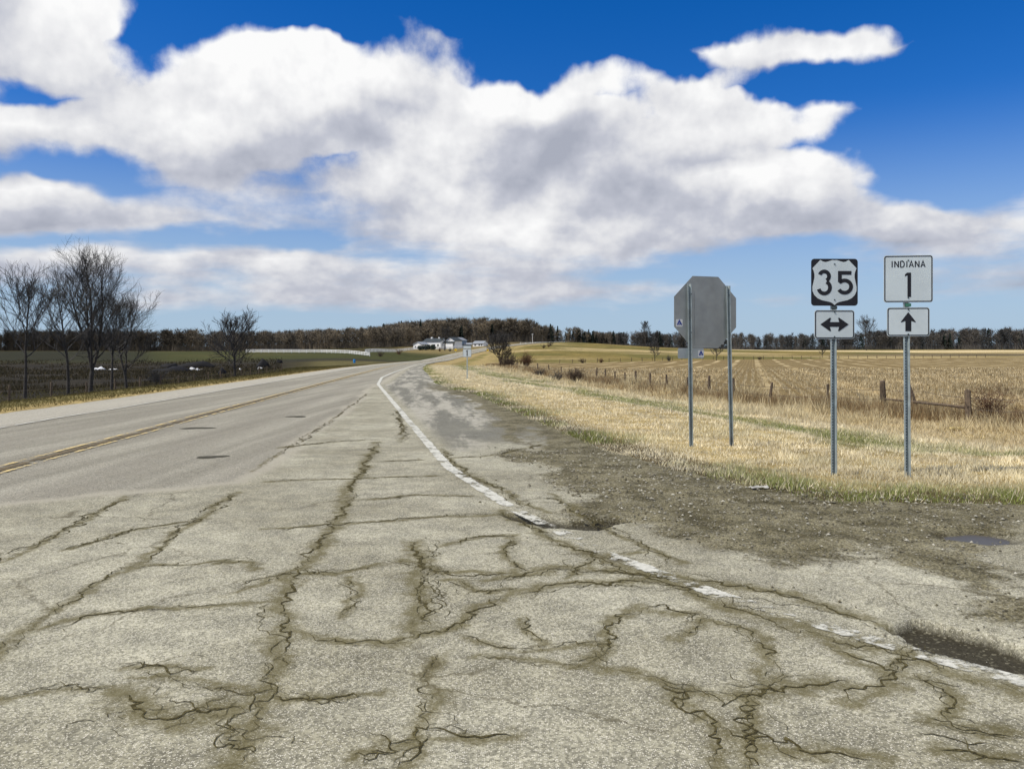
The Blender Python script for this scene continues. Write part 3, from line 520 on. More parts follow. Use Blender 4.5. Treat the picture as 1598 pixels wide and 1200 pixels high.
def right_grass():
    n = 330000; Y = 8.0*np.exp(rng.random(n)*math.log(150/8.0)); X = rng.uniform(-14, 1, n)
    lo = np.where(Y < 9.4, 2.6, rgt(Y)); hi = np.minimum(fence_x(Y)+1.5, .72*Y+3)
    X = lo+(hi-lo)*rng.random(n)
    ok = hi > lo; X, Y = X[ok], Y[ok]; sd = -poly_sd(PAVE, X, Y); k = sd > -.08+.9*(fbm(X*1.7, Y*1.7, 2)**2)*rng.random(n if False else len(X)); X, Y, sd = X[k], Y[k], sd[k]; n = len(X)
    big = fbm(X*.45, Y*.45, 61); med = fbm(X*1.6, Y*1.6, 62); sdw = sd+(fbm(X*.35, Y*.22, 66)-.5)*4.5
    c = mixc((.90, .82, .60), (.68, .585, .37), rng.random(n)); c = c*(.74+.52*med)[:, None]
    g = sst(1.9, .3, sd)*sst(.34, .54, big)*.95; g = np.maximum(g, sst(4.4, 5.6, sdw)*sst(10.5, 7.0, sdw)*sst(.28, .55, big)*.85*sst(3.9, 4.6, sd)); g = np.maximum(g, .16*sst(.5, .7, big))
    g = g*(rng.random(n) < .8); c = c*(1-g[:, None])+np.array((.20, .235, .05))*g[:, None]
    br = sst(9.5, 13, sd)*.55; c = c*(1-br[:, None])+np.array((.46, .36, .19))*br[:, None]
    df = np.abs(X-fence_x(Y))
    h = rng.uniform(.03, .075, n)*(.45+2.6*fbm(X*2.6, Y*2.6, 99)**2)*(1+.9*sst(7, 10, sd)+2.0*sst(2.2, .3, df)*rng.random(n))*(.6+.8*big)
    clump = sst(.50, .70, fbm(X*.7, Y*.5, 77))*sst(8, 10.5, sd); h = h*(1+2.4*clump); c = c*(1-.5*clump[:, None])+np.array((.62, .52, .30))*.5*clump[:, None]
    w = np.maximum(.007, Y*.0011)*rng.uniform(.7, 1.3, n)
    blades('verge_grass', X, Y, h, w, rng.uniform(.2, .85, n), c, grass_m, 'straw coloured mown grass of the right verge and ditch')
def left_grass():
    n = 50000; Y = 14*np.exp(rng.random(n)*math.log(150/14)); X = lft(Y)-rng.random(n)**1.4*24; sd = -poly_sd(PAVE, X, Y); k = (sd > .2) & (X > -.74*Y-4); X, Y, sd = X[k], Y[k], sd[k]; n = len(X)
    med = fbm(X*.8, Y*.8, 4); c = mixc((.19, .155, .06), (.065, .060, .018), np.clip(rng.random(n)*.5+sst(1, 5, sd)*.5, 0, 1))*(.5+.9*med)[:, None]
    h = rng.uniform(.06, .16, n)*(1+1.3*sst(8, 12, sd)*sst(15, 12, sd)); blades('roadside_grass', X, Y, h, np.maximum(.008, Y*.0011), rng.uniform(.2, .8, n), c, grass_m, 'drab green and straw grass beyond the left shoulder')
def stubble():
    V = []; n = 95000; Y = 24*np.exp(rng.random(n)*math.log(150/24)); t = rng.random(n)
    lo = fence_x(Y)+.6; hi = np.maximum(.70*Y+3, lo); X = lo+(hi-lo)*t; ok = (hi > lo+.2); X, Y = X[ok], Y[ok]
    s = X*ROW[0]+Y*ROW[1]; r = X*ROW[1]-Y*ROW[0]; r = np.round(r/.76)*.76+rng.normal(0, .07, len(r)); X = s*ROW[0]+r*ROW[1]; Y = s*ROW[1]-r*ROW[0]
    k = (fbm(X*.12, Y*.12, 5) > .30) & (X > fence_x(Y)+.3); X, Y = X[k], Y[k]; n = len(X)
    c = mixc((.28, .20, .09), (.80, .68, .43), rng.random(n)**1.2)*(.6+.7*fbm(X*.2, Y*.2, 8))[:, None]
    blades('corn_stubble', X, Y, rng.uniform(.10, .34, n), np.maximum(.022, Y*.0011)*rng.uniform(.7, 1.4, n), rng.uniform(0, .7, n)**1.5, c, grass_m, 'rows of cut pale corn stubble in the right field')
def tall_weeds():
    n = 42000; Y = 22*np.exp(rng.random(n)*math.log(170/22)); X = fence_x(Y)+rng.normal(-.5, .95, n); k = fbm(X*.3, Y*.22, 12) > .30; X, Y = X[k], Y[k]; n = len(X)
    c = mixc((.34, .24, .12), (.17, .115, .06), rng.random(n)); c = np.where((rng.random(n) < .2)[:, None], np.array((.55, .45, .26))[None], c)
    blades('tall_weeds', X, Y, rng.uniform(.25, .75, n)*(.5+fbm(X*.5, Y*.3, 3)), np.maximum(.010, Y*.0008), rng.uniform(.05, .55, n), c, grass_m, 'tall brown dead weeds along the field fence')
def yard_scrub():
    n = 26000; px = rng.uniform(-60, 440, n); Y = 62*np.exp(rng.random(n)*math.log(260/62)); X = (px-799)/F*Y; sd = -poly_sd(PAVE, X, Y); k = (sd > 10) & (fbm(X*.08, Y*.08, 27) > .42); X, Y = X[k], Y[k]; n = len(X)
    c = mixc((.085, .066, .036), (.026, .026, .014), rng.random(n)); blades('yard_scrub', X, Y, rng.uniform(.15, .8, n)*(.4+fbm(X*.15, Y*.15, 6)), Y*.0012, rng.uniform(.1, .6, n), c, grass_m, 'dark dead scrub covering the low farmyard on the left')
right_grass(); left_grass(); stubble(); tall_weeds(); yard_scrub()
def gravel():
    n = 40000; Y = 3.6+rng.random(n)**1.3*12; X = rng.uniform(-.5, 9, n); poly = [GP(*q) for q in ((800,700),(930,700),(1180,758),(1598,782),(1598,985),(1480,915),(1330,880),(1180,870),(1010,820),(900,812),(860,770))]
    s = poly_sd(poly, X, Y)+(fbm(X*1.4, Y*.9, 8)-.5)*1.0; k = (s > 0) | ((s > -1.2) & (rng.random(n) < .06)); k &= np.hypot((X-4.05)/.62, (Y-6.98)/.42) > .72; X, Y = X[k], Y[k]; n = len(X)
    r = .003+.013*rng.random(n)**3.6; r *= np.clip(Y/6, .7, 1.6)
    O = np.array([(1, 0, 0), (0, 1, 0), (-1, 0, 0), (0, -1, 0), (0, 0, .7), (0, 0, -.5)], float)
    a = rng.uniform(0, 6.28, n); sc = rng.uniform(.6, 1.3, (n, 6, 3)); Vv = O[None]*sc*r[:, None, None]
    ca, sa = np.cos(a)[:, None], np.sin(a)[:, None]; x = Vv[..., 0]*ca-Vv[..., 1]*sa; y = Vv[..., 0]*sa+Vv[..., 1]*ca
    V = np.stack([x+X[:, None], y+Y[:, None], Vv[..., 2]+(r*.25+.002)[:, None]], -1).reshape(-1, 3)
    T = np.array([(0, 1, 4), (1, 2, 4), (2, 3, 4), (3, 0, 4), (1, 0, 5), (2, 1, 5), (3, 2, 5), (0, 3, 5)]); Fq = (T[None]+(np.arange(n)*6)[:, None, None]).reshape(-1, 3)
    c = mixc((.10, .088, .055), (.44, .42, .35), rng.random(n)**2.2); c = np.repeat(np.c_[c, np.ones(n)][:, None], 6, 1).reshape(-1, 4)
    tag(link('loose_gravel', np_mesh('loose_gravel', V, Fq, c), None, tinted('gravel_stones', .9)), 'loose stones scattered over the crumbling shoulder', 'gravel', None, 'stuff')
gravel()
def puddle():
    t = NT('muddy_water'); t.bump(t.noise(t.pos(), 9, 3), .05, .01); m = t.out((.085, .072, .048), .30, 0, .12)
    a = np.linspace(0, 2*np.pi, 48, endpoint=False); rr = .62*(1+.1*np.sin(3*a+1)); V = [(4.05, 7.0, -.046)]+[(4.05+1.0*r*np.cos(q), 7.0+.72*r*np.sin(q), -.046) for q, r in zip(a, rr)]
    Fq = [(0, i+1, (i+1) % 48+1) for i in range(48)]
    tag(link('puddle', np_mesh('puddle', V, Fq), None, m), 'shallow dark puddle in the gravel shoulder', None, None, 'structure')
puddle()

# ------------------------------------------------------------------ shapes for built things
def bm_mesh(name, bm, smooth=False):
    bmesh.ops.recalc_face_normals(bm, faces=bm.faces)
    me = bpy.data.meshes.new(name); bm.to_mesh(me); bm.free()
    if smooth: me.polygons.foreach_set('use_smooth', [True]*len(me.polygons))
    return me
def add_box(bm, x0, x1, y0, y1, z0, z1):
    v = [bm.verts.new(p) for p in ((x0,y0,z0),(x1,y0,z0),(x1,y1,z0),(x0,y1,z0),(x0,y0,z1),(x1,y0,z1),(x1,y1,z1),(x0,y1,z1))]
    for f in ((0,3,2,1),(4,5,6,7),(0,1,5,4),(1,2,6,5),(2,3,7,6),(3,0,4,7)): bm.faces.new([v[i] for i in f])
def box(name, parent, mat, *a):
    bm = bmesh.new(); add_box(bm, *a); return link(name, bm_mesh(name, bm), parent, mat)
def add_plate(bm, pts, y0, y1):            # outline in (x, z), facing -Y at y0
    f = [bm.verts.new((x, y0, z)) for x, z in pts]; b = [bm.verts.new((x, y1, z)) for x, z in pts]; n = len(pts)
    bm.faces.new(f); bm.faces.new(b[::-1])
    for i in range(n): bm.faces.new((f[i], b[i], b[(i+1) % n], f[(i+1) % n]))
def plate(name, parent, mat, pts, y0, y1):
    bm = bmesh.new(); add_plate(bm, pts, y0, y1); return link(name, bm_mesh(name, bm), parent, mat)
def add_ring(bm, po, pi, y0, y1):
    n = len(po); A = [bm.verts.new((x, y0, z)) for x, z in po]; B = [bm.verts.new((x, y0, z)) for x, z in pi]; C = [bm.verts.new((x, y1, z)) for x, z in po]; D = [bm.verts.new((x, y1, z)) for x, z in pi]
    for i in range(n):
        j = (i+1) % n; bm.faces.new((A[i], A[j], B[j], B[i])); bm.faces.new((A[j], A[i], C[i], C[j])); bm.faces.new((B[i], B[j], D[j], D[i]))
def rrect(cx, cz, w, h, r, k=6):
    P = []
    for sx, sz, a0 in ((1, 1, 0), (-1, 1, 90), (-1, -1, 180), (1, -1, 270)):
        for i in range(k+1):
            a = R(a0+90*i/k); P.append((cx+sx*(w/2-r)+r*math.cos(a), cz+sz*(h/2-r)+r*math.sin(a)))
    return P
def add_stroke(bm, pts, w, y0, y1, cap=True):
    P = [Vector((x, 0, z)) for x, z in pts]; n = len(P); Lf = []; Rt = []
    for i in range(n):
        a = (P[i]-P[i-1]).normalized() if i else (P[1]-P[0]).normalized(); b = (P[i+1]-P[i]).normalized() if i < n-1 else a
        m = (a+b); m = m.normalized() if m.length > 1e-6 else a; nn = Vector((-m.z, 0, m.x)); c = max(.45, m.dot(a))
        Lf.append(P[i]+nn*(w/2/c)); Rt.append(P[i]-nn*(w/2/c))
    add_plate(bm, [(v.x, v.z) for v in Lf]+[(v.x, v.z) for v in Rt[::-1]], y0, y1)
def arc(cx, cz, rx, rz, a0, a1, n=14): return [(cx+rx*math.cos(R(a0+(a1-a0)*i/n)), cz+rz*math.sin(R(a0+(a1-a0)*i/n))) for i in range(n+1)]
def disc(name, parent, mat, x, z, r, y0, y1, n=10): return plate(name, parent, mat, [(x+r*math.cos(2*math.pi*i/n), z+r*math.sin(2*math.pi*i/n)) for i in range(n)], y0, y1)

galv = simple('galvanised_steel', (.42, .48, .475), .5, .4, .15, 9, .1, .4, (.22, .20, .17))
alu = simple('bare_aluminium_back', (.34, .355, .345), .5, .45, .14, 2.2, 0, .4, (.19, .19, .18))
sign_w = simple('white_sign_sheeting', (.56, .62, .63), .45, 0, .05, 3, 0, .4); sign_k = simple('black_sign_ink', (.012, .012, .016), .5, 0, .2, 4, 0, .35)
bolt_m = simple('bolt_steel', (.10, .13, .13), .45, .7, .2, 20); hole_m = simple('punched_hole_shadow_steel', (.06, .08, .085), .7, .2, .2, 20)
green_m = simple('green_tag', (.05, .16, .11), .5, 0, .2, 30); stick_w = simple('white_sticker', (.74, .75, .74), .5, 0, .08, 12); stick_b = simple('blue_ink', (.02, .05, .30), .5, 0, .2, 20)
def u_post(parent, x, y, z0, z1, tilt=0.0, holes=True, flip=1):
    """hat-section perforated post; the open channel looks towards -Y"""
    W, D, T = .040, .036, .005
    prof = [(-W, 0), (-W+.018, 0), (-.014, D), (.014, D), (W-.018, 0), (W, 0), (W, T), (W-.015, T), (.017, D+T), (-.017, D+T), (-W+.015, T), (-W, T)]
    bm = bmesh.new(); a = [bm.verts.new((x+px, y+flip*py, z0)) for px, py in prof]; b = [bm.verts.new((x+px+tilt*(z1-z0), y+flip*py, z1)) for px, py in prof]; n = len(prof)
    for i in range(n): bm.faces.new((a[i], a[(i+1) % n], b[(i+1) % n], b[i]))
    bm.faces.new(a); bm.faces.new(b[::-1]); o = link('post', bm_mesh('post', bm), parent, galv)
    if holes:
        bm = bmesh.new(); zz = z0+.05
        while zz < z1-.02:
            xx = x+tilt*(zz-z0); add_box(bm, xx-.0065, xx+.0065, y+flip*D-.0018 if flip > 0 else y-D-T-.0012, y+flip*D+.001 if flip > 0 else y-D-T+.001, zz-.007, zz+.007); zz += .0254*1.5
        h = link('punched_hole_row', bm_mesh('punched_hole_row', bm), o, hole_m); h['kind'] = 'stuff'
    return o
def framed_panel(name, parent, zc, w, h, r=.036, border=True, face=None, y=-.006):
    p = plate(name, parent, face or sign_w, rrect(0, zc, w, h, r), y-.003, y)
    if border:
        bm = bmesh.new(); add_ring(bm, rrect(0, zc, w-.016, h-.016, r-.006), rrect(0, zc, w-.040, h-.040, r-.016), y-.0052, y-.0028); link('border', bm_mesh('border', bm), p, sign_k)
    return p
def bolt(parent, z, y=-.009): disc('bolt', parent, bolt_m, 0, z, .010, y-.006, y, 6)
# ---- route 35 assembly
b35 = empty('route_sign', (4.19, 10.45, gz(4.19, 10.45)), R(1.0))
tag(b35, 'route 35 shield sign with double headed arrow plaque on steel post', 'road sign')
o0 = -b35.location.z
u_post(b35, 0, 0, -.35, 2.72+o0, -.004)
zc = 2.51+o0; pn = plate('panel', b35, sign_k, rrect(0, zc, .61, .61, .042), -.009, -.006)
half = [(0, .285), (.03, .288), (.075, .272), (.115, .262), (.15, .268), (.178, .285), (.186, .288), (.226, .246), (.280, .190), (.287, .178), (.274, .150), (.262, .105), (.262, .06), (.275, 0), (.288, -.06), (.287, -.115), (.265, -.165), (.225, -.205), (.170, -.232), (.105, -.246), (.06, -.256), (.03, -.270), (0, -.296)]
sh_pts = [(x, zc+z) for x, z in half]+[(-x, zc+z) for x, z in half[-2:0:-1]]
shd = plate('shield', pn, sign_w, sh_pts, -.0115, -.0088)
def numeral(parent, strokes, w, y=-.0138, nm='numeral'):
    bm = bmesh.new()
    for s in strokes: add_stroke(bm, s, w, y, y+.0025)
    link(nm, bm_mesh(nm, bm), parent, sign_k)
cx = -.135
numeral(shd, [arc(cx, zc+.078, .062, .062, 160, -62, 18), arc(cx, zc-.068, .075, .078, 68, -165, 20)], .049)
cx = .135; bm5 = bmesh.new()
numeral(shd, [[(cx+.085, zc+.122), (cx-.066, zc+.122), (cx-.066, zc-.0)], [(cx-.066, zc+.012)]+arc(cx-.004, zc-.056, .085, .080, 128, -150, 22)], .049)
bolt(shd, zc+.235, -.0115); bolt(shd, zc-.228, -.0115)
zp = 1.963+o0; ap = framed_panel('arrow_plaque', b35, zp, .525, .375)
arr = [(-.182, 0), (-.045, .093), (-.052, .030), (.052, .030), (.045, .093), (.182, 0), (.045, -.093), (.052, -.046), (-.052, -.046), (-.045, -.093)]
arr = [(-.185, 0), (-.060, .088), (-.046, .082), (-.062, .031), (.062, .031), (.046, .082), (.060, .088), (.185, 0), (.060, -.088), (.046, -.082), (.062, -.031), (-.062, -.031), (-.046, -.082), (-.060, -.088)]
plate('arrow', ap, sign_k, [(x, zp+z) for x, z in arr], -.0115, -.0088); bolt(ap, zp+.160, -.0112); bolt(ap, zp-.160, -.0112)
box('inventory_tag', b35, hole_m, -.036, .036, -.010, -.002, 2.163+o0, 2.200+o0)
# ---- state route 1 assembly
bI = empty('route_sign', (5.125, 10.40, gz(5.125, 10.40)), R(-6)); o0 = -bI.location.z
tag(bI, 'white state route 1 sign with upward arrow plaque on steel post', 'road sign')
u_post(bI, 0, 0, -.35, 2.74+o0, -.008)
zc = 2.55+o0; pI = framed_panel('panel', bI, zc, .61, .61, .034)
def letters(parent, txt, zc, h, w, adv, x0, y):
    G = {'I': ([[(.5, 0), (.5, 1)]], .45), 'N': ([[(0, 0), (0, 1)], [(0, 1), (1, 0)], [(1, 0), (1, 1)]], 1), 'D': ([[(0, 0), (0, 1)], [(0, .985), (.45, .985)]+[(.45+.55*math.sin(R(a)), .5+.485*math.cos(R(a))) for a in range(0, 181, 15)]+[(0, .015)]], 1), 'A': ([[(-.05, 0), (.5, 1), (1.05, 0)], [(.16, .32), (.84, .32)]], 1)}
    x = x0
    for ch in txt:
        st, cw = G[ch]; bm = bmesh.new(); gw = adv*.62 if cw == 1 else adv*.16
        for s in st: add_stroke(bm, [(x+px*gw, zc-h/2+pz*h) for px, pz in s], w, y, y+.0024)
        link('letter', bm_mesh('letter', bm), parent, sign_k); x += gw+adv*.36
letters(pI, 'INDIANA', zc+.190, .080, .0125, .0735, -.206, -.0112)
numeral(pI, [[(.012, zc-.235), (.012, zc+.080)]], .044, -.0112)
plate('numeral', pI, sign_k, [(-.010, zc+.080), (-.010, zc+.046), (-.042, zc+.030), (-.040, zc+.058), (-.012, zc+.082)], -.0112, -.0088)
bolt(pI, zc+.238); bolt(pI, zc-.245)
zp = 1.995+o0; aI = framed_panel('arrow_plaque', bI, zp, .53, .375)
plate('arrow', aI, sign_k, [(0, zp+.125), (.093, zp+.000), (.085, zp-.006), (.036, zp+.012), (.036, zp-.122), (-.036, zp-.122), (-.036, zp+.012), (-.085, zp-.006), (-.093, zp+.000)], -.0115, -.0088); bolt(aI, zp+.160, -.0112); bolt(aI, zp-.160, -.0112)
box('inventory_tag', bI, green_m, -.036, .036, -.010, -.002, 2.192+o0, 2.232+o0)
# ---- back of the stop sign
bS = empty('stop_sign', (3.30, 13.70, gz(3.30, 13.70)), R(19)); o0 = -bS.location.z
tag(bS, 'bare grey back of an octagonal sign on two steel posts', 'road sign')
zc = 2.30+o0; oc = [(.66*math.cos(R(22.5+45*i)), zc+.66*math.sin(R(22.5+45*i))) for i in range(8)]
pS = plate('panel', bS, alu, oc, 0, .004)
u_post(bS, -.30, -.043, -.4, 2.77+o0, -.012, True, 1); u_post(bS, .50, -.043, -.4, 2.76+o0, -.024, True, 1)
box('brace_plate', pS, alu, -.22, .36, -.004, -.001, zc-.55, zc+.34)
def sticker(parent, x, z, s, y):
    p = plate('sticker', parent, stick_w, rrect(x, z, s, s, s*.12, 3), y-.0016, y)
    bm = bmesh.new(); k = s*.30; add_stroke(bm, [(x-k, z-k*.9), (x, z+k), (x+k*1.1, z-k*.9)], s*.20, y-.0030, y-.0014); add_stroke(bm, [(x-k*.2, z-k*.9), (x+k*.2, z-k*.3)], s*.14, y-.0032, y-.0016)
    link('emblem', bm_mesh('emblem', bm), p, stick_b)
sticker(pS, -.51, zc-.19, .125, 0)
pl = plate('side_plate', bS, simple('pale_plate_back', (.42, .46, .47), .5, .4, .08, 5), rrect(-.285, 1.60+o0, .50, .175, .02, 3), .001, .004)
sticker(pl, -.09, 1.595+o0, .115, .001)
for z in (1.95, 2.60): disc('bolt', bS, bolt_m, -.30-.003, z+o0, .010, -.048, -.041, 6); disc('bolt', bS, bolt_m, .443, z+o0, .010, -.048, -.041, 6)
# ---- smaller route marker further on
xF, yF = (729-799)/F*55, 55.0; bF = empty('route_sign', (xF, yF, gz(xF, yF)), R(-4)); o0 = -bF.location.z
tag(bF, 'distant small white route 1 sign where the turn lane tapers away', 'road sign')
zf = EYE-(598-HOR)*55/F; bF.location.z = min(bF.location.z, zf+.1); o0 = -bF.location.z
box('post', bF, galv, -.035, .035, .002, .045, -.3, 2.05+o0)
zc = 1.77+o0; pF = framed_panel('panel', bF, zc, .58, .56, .04); numeral(pF, [[(.0, zc-.20), (.0, zc+.16), (-.05, zc+.10)]], .075, -.0125)
framed_panel('plaque', bF, zc+.40, .56, .20, .03)
# ---- yellow delineators far up the road
yel = simple('yellow_sign_sheeting', (.80, .52, .03), .5, 0, .08, 3)
for (px, py, Yd, lab) in ((711, 546, 380, 'small yellow marker sign left of the climbing road'), (761, 546.5, 420, 'small yellow marker sign on the right side of the climbing road')):
    x = (px-799)/F*Yd; zt = EYE+(HOR-py)*Yd/F; g0 = min(gz(x, Yd), zt-1.2); e = empty('marker_sign', (x, Yd, g0)); tag(e, lab, 'road sign', 'yellow markers on the far bend')
    zz = zt-g0; box('post', e, galv, -.05, .05, .01, .09, -.2, zz); plate('panel', e, yel, [(0, zz+.75), (.75, zz), (0, zz-.75), (-.75, zz)], -.01, .01)
    bm = bmesh.new(); add_stroke(bm, [(-.2, zz-.3), (-.1, zz+.1), (.2, zz+.3)], .12, -.022, -.009); link('curve_mark', bm_mesh('curve_mark', bm), e.children[-1], sign_k)

# ------------------------------------------------------------------ fences
wood_m = simple('weathered_post_wood', (.115, .085, .058), .9, 0, .35, 7, .5); wire_m = simple('rusty_wire', (.13, .105, .085), .7, .4, .3, 20); wpaint = simple('white_fence_paint', (.80, .80, .77), .6, 0, .06, 3)
def tube_np(P0, P1, r0, r1, k=4):
    P0 = np.asarray(P0, float); P1 = np.asarray(P1, float); n = len(P0); d = P1-P0; d /= (np.linalg.norm(d, axis=1)[:, None]+1e-9)
    up = np.where(np.abs(d[:, 2:3]) < .9, np.array([[0, 0, 1.]]), np.array([[1., 0, 0]])); a = np.cross(d, up); a /= np.linalg.norm(a, axis=1)[:, None]; b = np.cross(d, a)
    th = np.arange(k)*2*np.pi/k; c = np.cos(th)[None, :, None]; s = np.sin(th)[None, :, None]
    off = a[:, None]*c+b[:, None]*s; V0 = P0[:, None]+off*np.asarray(r0)[:, None, None]; V1 = P1[:, None]+off*np.asarray(r1)[:, None, None]
    V = np.concatenate([V0, V1], 1).reshape(-1, 3); i = np.arange(k); j = (i+1) % k
    q = np.stack([i, j, j+k, i+k], 1); return V, (q[None]+(np.arange(n)*2*k)[:, None, None]).reshape(-1, 4)
def post_mesh(h, r, seed):
    rr = random.Random(seed); bm = bmesh.new(); rings = []
    for z, s in ((-.4, 1.05), (h*.35, 1), (h*.75, .95), (h, .88)):
        rings.append([bm.verts.new((r*s*math.cos(a*math.pi/3.5)*rr.uniform(.85, 1.15), r*s*math.sin(a*math.pi/3.5)*rr.uniform(.85, 1.15), z+(rr.uniform(-.03, .05) if z == h else 0))) for a in range(7)])
    for A, B in zip(rings[:-1], rings[1:]):
        for i in range(7): bm.faces.new((A[i], A[(i+1) % 7], B[(i+1) % 7], B[i]))
    bm.faces.new(rings[-1]); return bm_mesh('post', bm)
def wire_run(parent, pts, r):
    P = np.array(pts); Q = []
    for a, b in zip(P[:-1], P[1:]):
        for i in range(4): t = i/4; q = a+(b-a)*t; q = q-np.array([0, 0, .05*4*t*(1-t)]); Q.append(q)
    Q.append(P[-1]); Q = np.array(Q)-np.array(parent.location); V, Fq = tube_np(Q[:-1], Q[1:], np.full(len(Q)-1, r), np.full(len(Q)-1, r), 3); link('wire', np_mesh('wire', V, Fq), parent, wire_m)
PM = [post_mesh(1.12+.05*i, .065+.006*i, i) for i in range(4)]
for me in PM: me.materials.append(wood_m)
def post_fence(name, label, pts, lean, hw, wr=.008, scale=None):
    x0, y0 = pts[0]; f = empty(name, (x0, y0, gz(x0, y0))); tag(f, label, 'fence'); tops = []
    for i, (x, y) in enumerate(pts):
        o = bpy.data.objects.new('post', PM[i % 4]); COL.objects.link(o); o.parent = f; z = gz(x, y); o.location = Vector((x, y, z))-f.location
        lx, ly = lean(i); o.rotation_euler = (ly, lx, i*1.3); s = 1 if scale is None else scale(i); o.scale = (s, s, 1 if s < 1.4 else 1.05); tops.append((x+lx*.8, y, z))
    for h in hw: wire_run(f, [(x, y, z+h) for x, y, z in tops], wr)
    return f
rf = random.Random(5)
# posts of the field fence on the right, from the near brush to the far bend
fp = [(20.2, 23.5), (GP(1512, 662, -.85)[0], GP(1512, 662, -.85)[1]), (GP(1432, 645, -.85)), GP(1379, 640, -.85), GP(1290, 636, -.85), GP(1200, 632, -.85), GP(1145, 625, -.85), GP(1107, 619, -.85), GP(1072, 615, -.85), GP(1041, 611, -.85), GP(1014, 607.5, -.85), GP(993, 604.5, -.85), GP(976, 602, -.85), GP(960, 599, -.85), GP(945, 596.5, -.85), GP(930, 594, -.85)]
fp += [(float(fence_x(np.float64(y))), y) for y in (88, 97, 106, 116, 127, 138, 150)]
LE = {1: (.16, 0), 2: (.30, .05), 3: (.13, .0), 5: (.14, 0)}
post_fence('field_fence', 'leaning wooden posts and wire along the corn stubble field', fp, lambda i: LE.get(i, (rf.uniform(-.06, .08), rf.uniform(-.05, .05))), (.55, .95), .010, lambda i: 1.55 if i in (1, 2, 3) else 1.0)
rail = box('field_rail_tmp', None, wood_m, -.5, .5, -.05, .05, -.05, .05); bpy.data.objects.remove(rail)
ff = [o for o in bpy.data.objects if o.name == 'field_fence'][0]
a = Vector((fp[1][0], fp[1][1], gz(*fp[1])+.62)); b = Vector((fp[3][0], fp[3][1], gz(*fp[3])+.55))
V, Fq = tube_np([a-ff.location], [b-ff.location], [.055], [.05], 6); link('rail', np_mesh('rail', V, Fq), ff, wood_m)
lp = [(float(lft(np.float64(y)))-11.5, y) for y in np.arange(34, 128, 5.0)]
post_fence('yard_fence', 'thin dark posts and wire below the left roadside trees', lp, lambda i: (rf.uniform(-.05, .05), 0), (.5, .95), .009, lambda i: .85)
xs = np.linspace(14, 190, 44)
post_fence('hedgerow_fence', 'far row of small posts where stubble meets the rising meadow', [(x, float(far_fence_y(np.float64(x)))) for x in xs], lambda i: (rf.uniform(-.05, .05), 0), (.6, 1.0), .02, lambda i: 1.3)
def rail_fence(name, label, path, spacing, h, rails, pw, mat):
    P = np.array(path, float); seg = np.r_[0, np.cumsum(np.hypot(*np.diff(P[:, :2], axis=0).T))]; n = int(seg[-1]/spacing)+1; s = np.linspace(0, seg[-1], n)
    x = np.interp(s, seg, P[:, 0]); y = np.interp(s, seg, P[:, 1]); z = ground_z(x, y) if P.shape[1] == 2 else np.interp(s, seg, P[:, 2])
    f = empty(name, (x[0], y[0], z[0])); tag(f, label, 'fence'); me = None
    for i in range(n):
        if me is None: bm = bmesh.new(); add_box(bm, -pw, pw, -pw, pw, -.4, h+.08); me = bm_mesh('post', bm); me.materials.append(mat)
        o = bpy.data.objects.new('post', me); COL.objects.link(o); o.parent = f; o.location = Vector((x[i], y[i], z[i]))-f.location
    for r in rails:
        Q = np.stack([x, y, z+r], 1)-np.array(f.location); Q[:, 1] -= pw+.02; V, Fq = tube_np(Q[:-1], Q[1:], np.full(n-1, .11), np.full(n-1, .11), 4); link('rail', np_mesh('rail', V, Fq), f, mat)
    return f
W = lambda px, Y: ((px-799)/F*Y, Y)
rail_fence('paddock_fence', 'long white rail fence along the top of the green paddock', [W(384, 330), W(440, 330), W(505, 330), W(545, 318), W(577, 296)], 3.0, 1.35, (.35, .8, 1.25), .09, wpaint)
rail_fence('driveway_fence', 'white rail fence climbing beside the drive to the white farmhouse', [W(570, 330), W(600, 375), W(635, 430), W(656, 462), W(700, 478), W(722, 485)], 3.2, 1.4, (.35, .8, 1.3), .10, wpaint)
rail_fence('guard_rail', 'pale guard rail on posts along the hill crest road', [(W(812, 610)), W(840, 640), W(866, 668), W(892, 690)], 9.0, 1.0, (.8,), .14, wpaint)

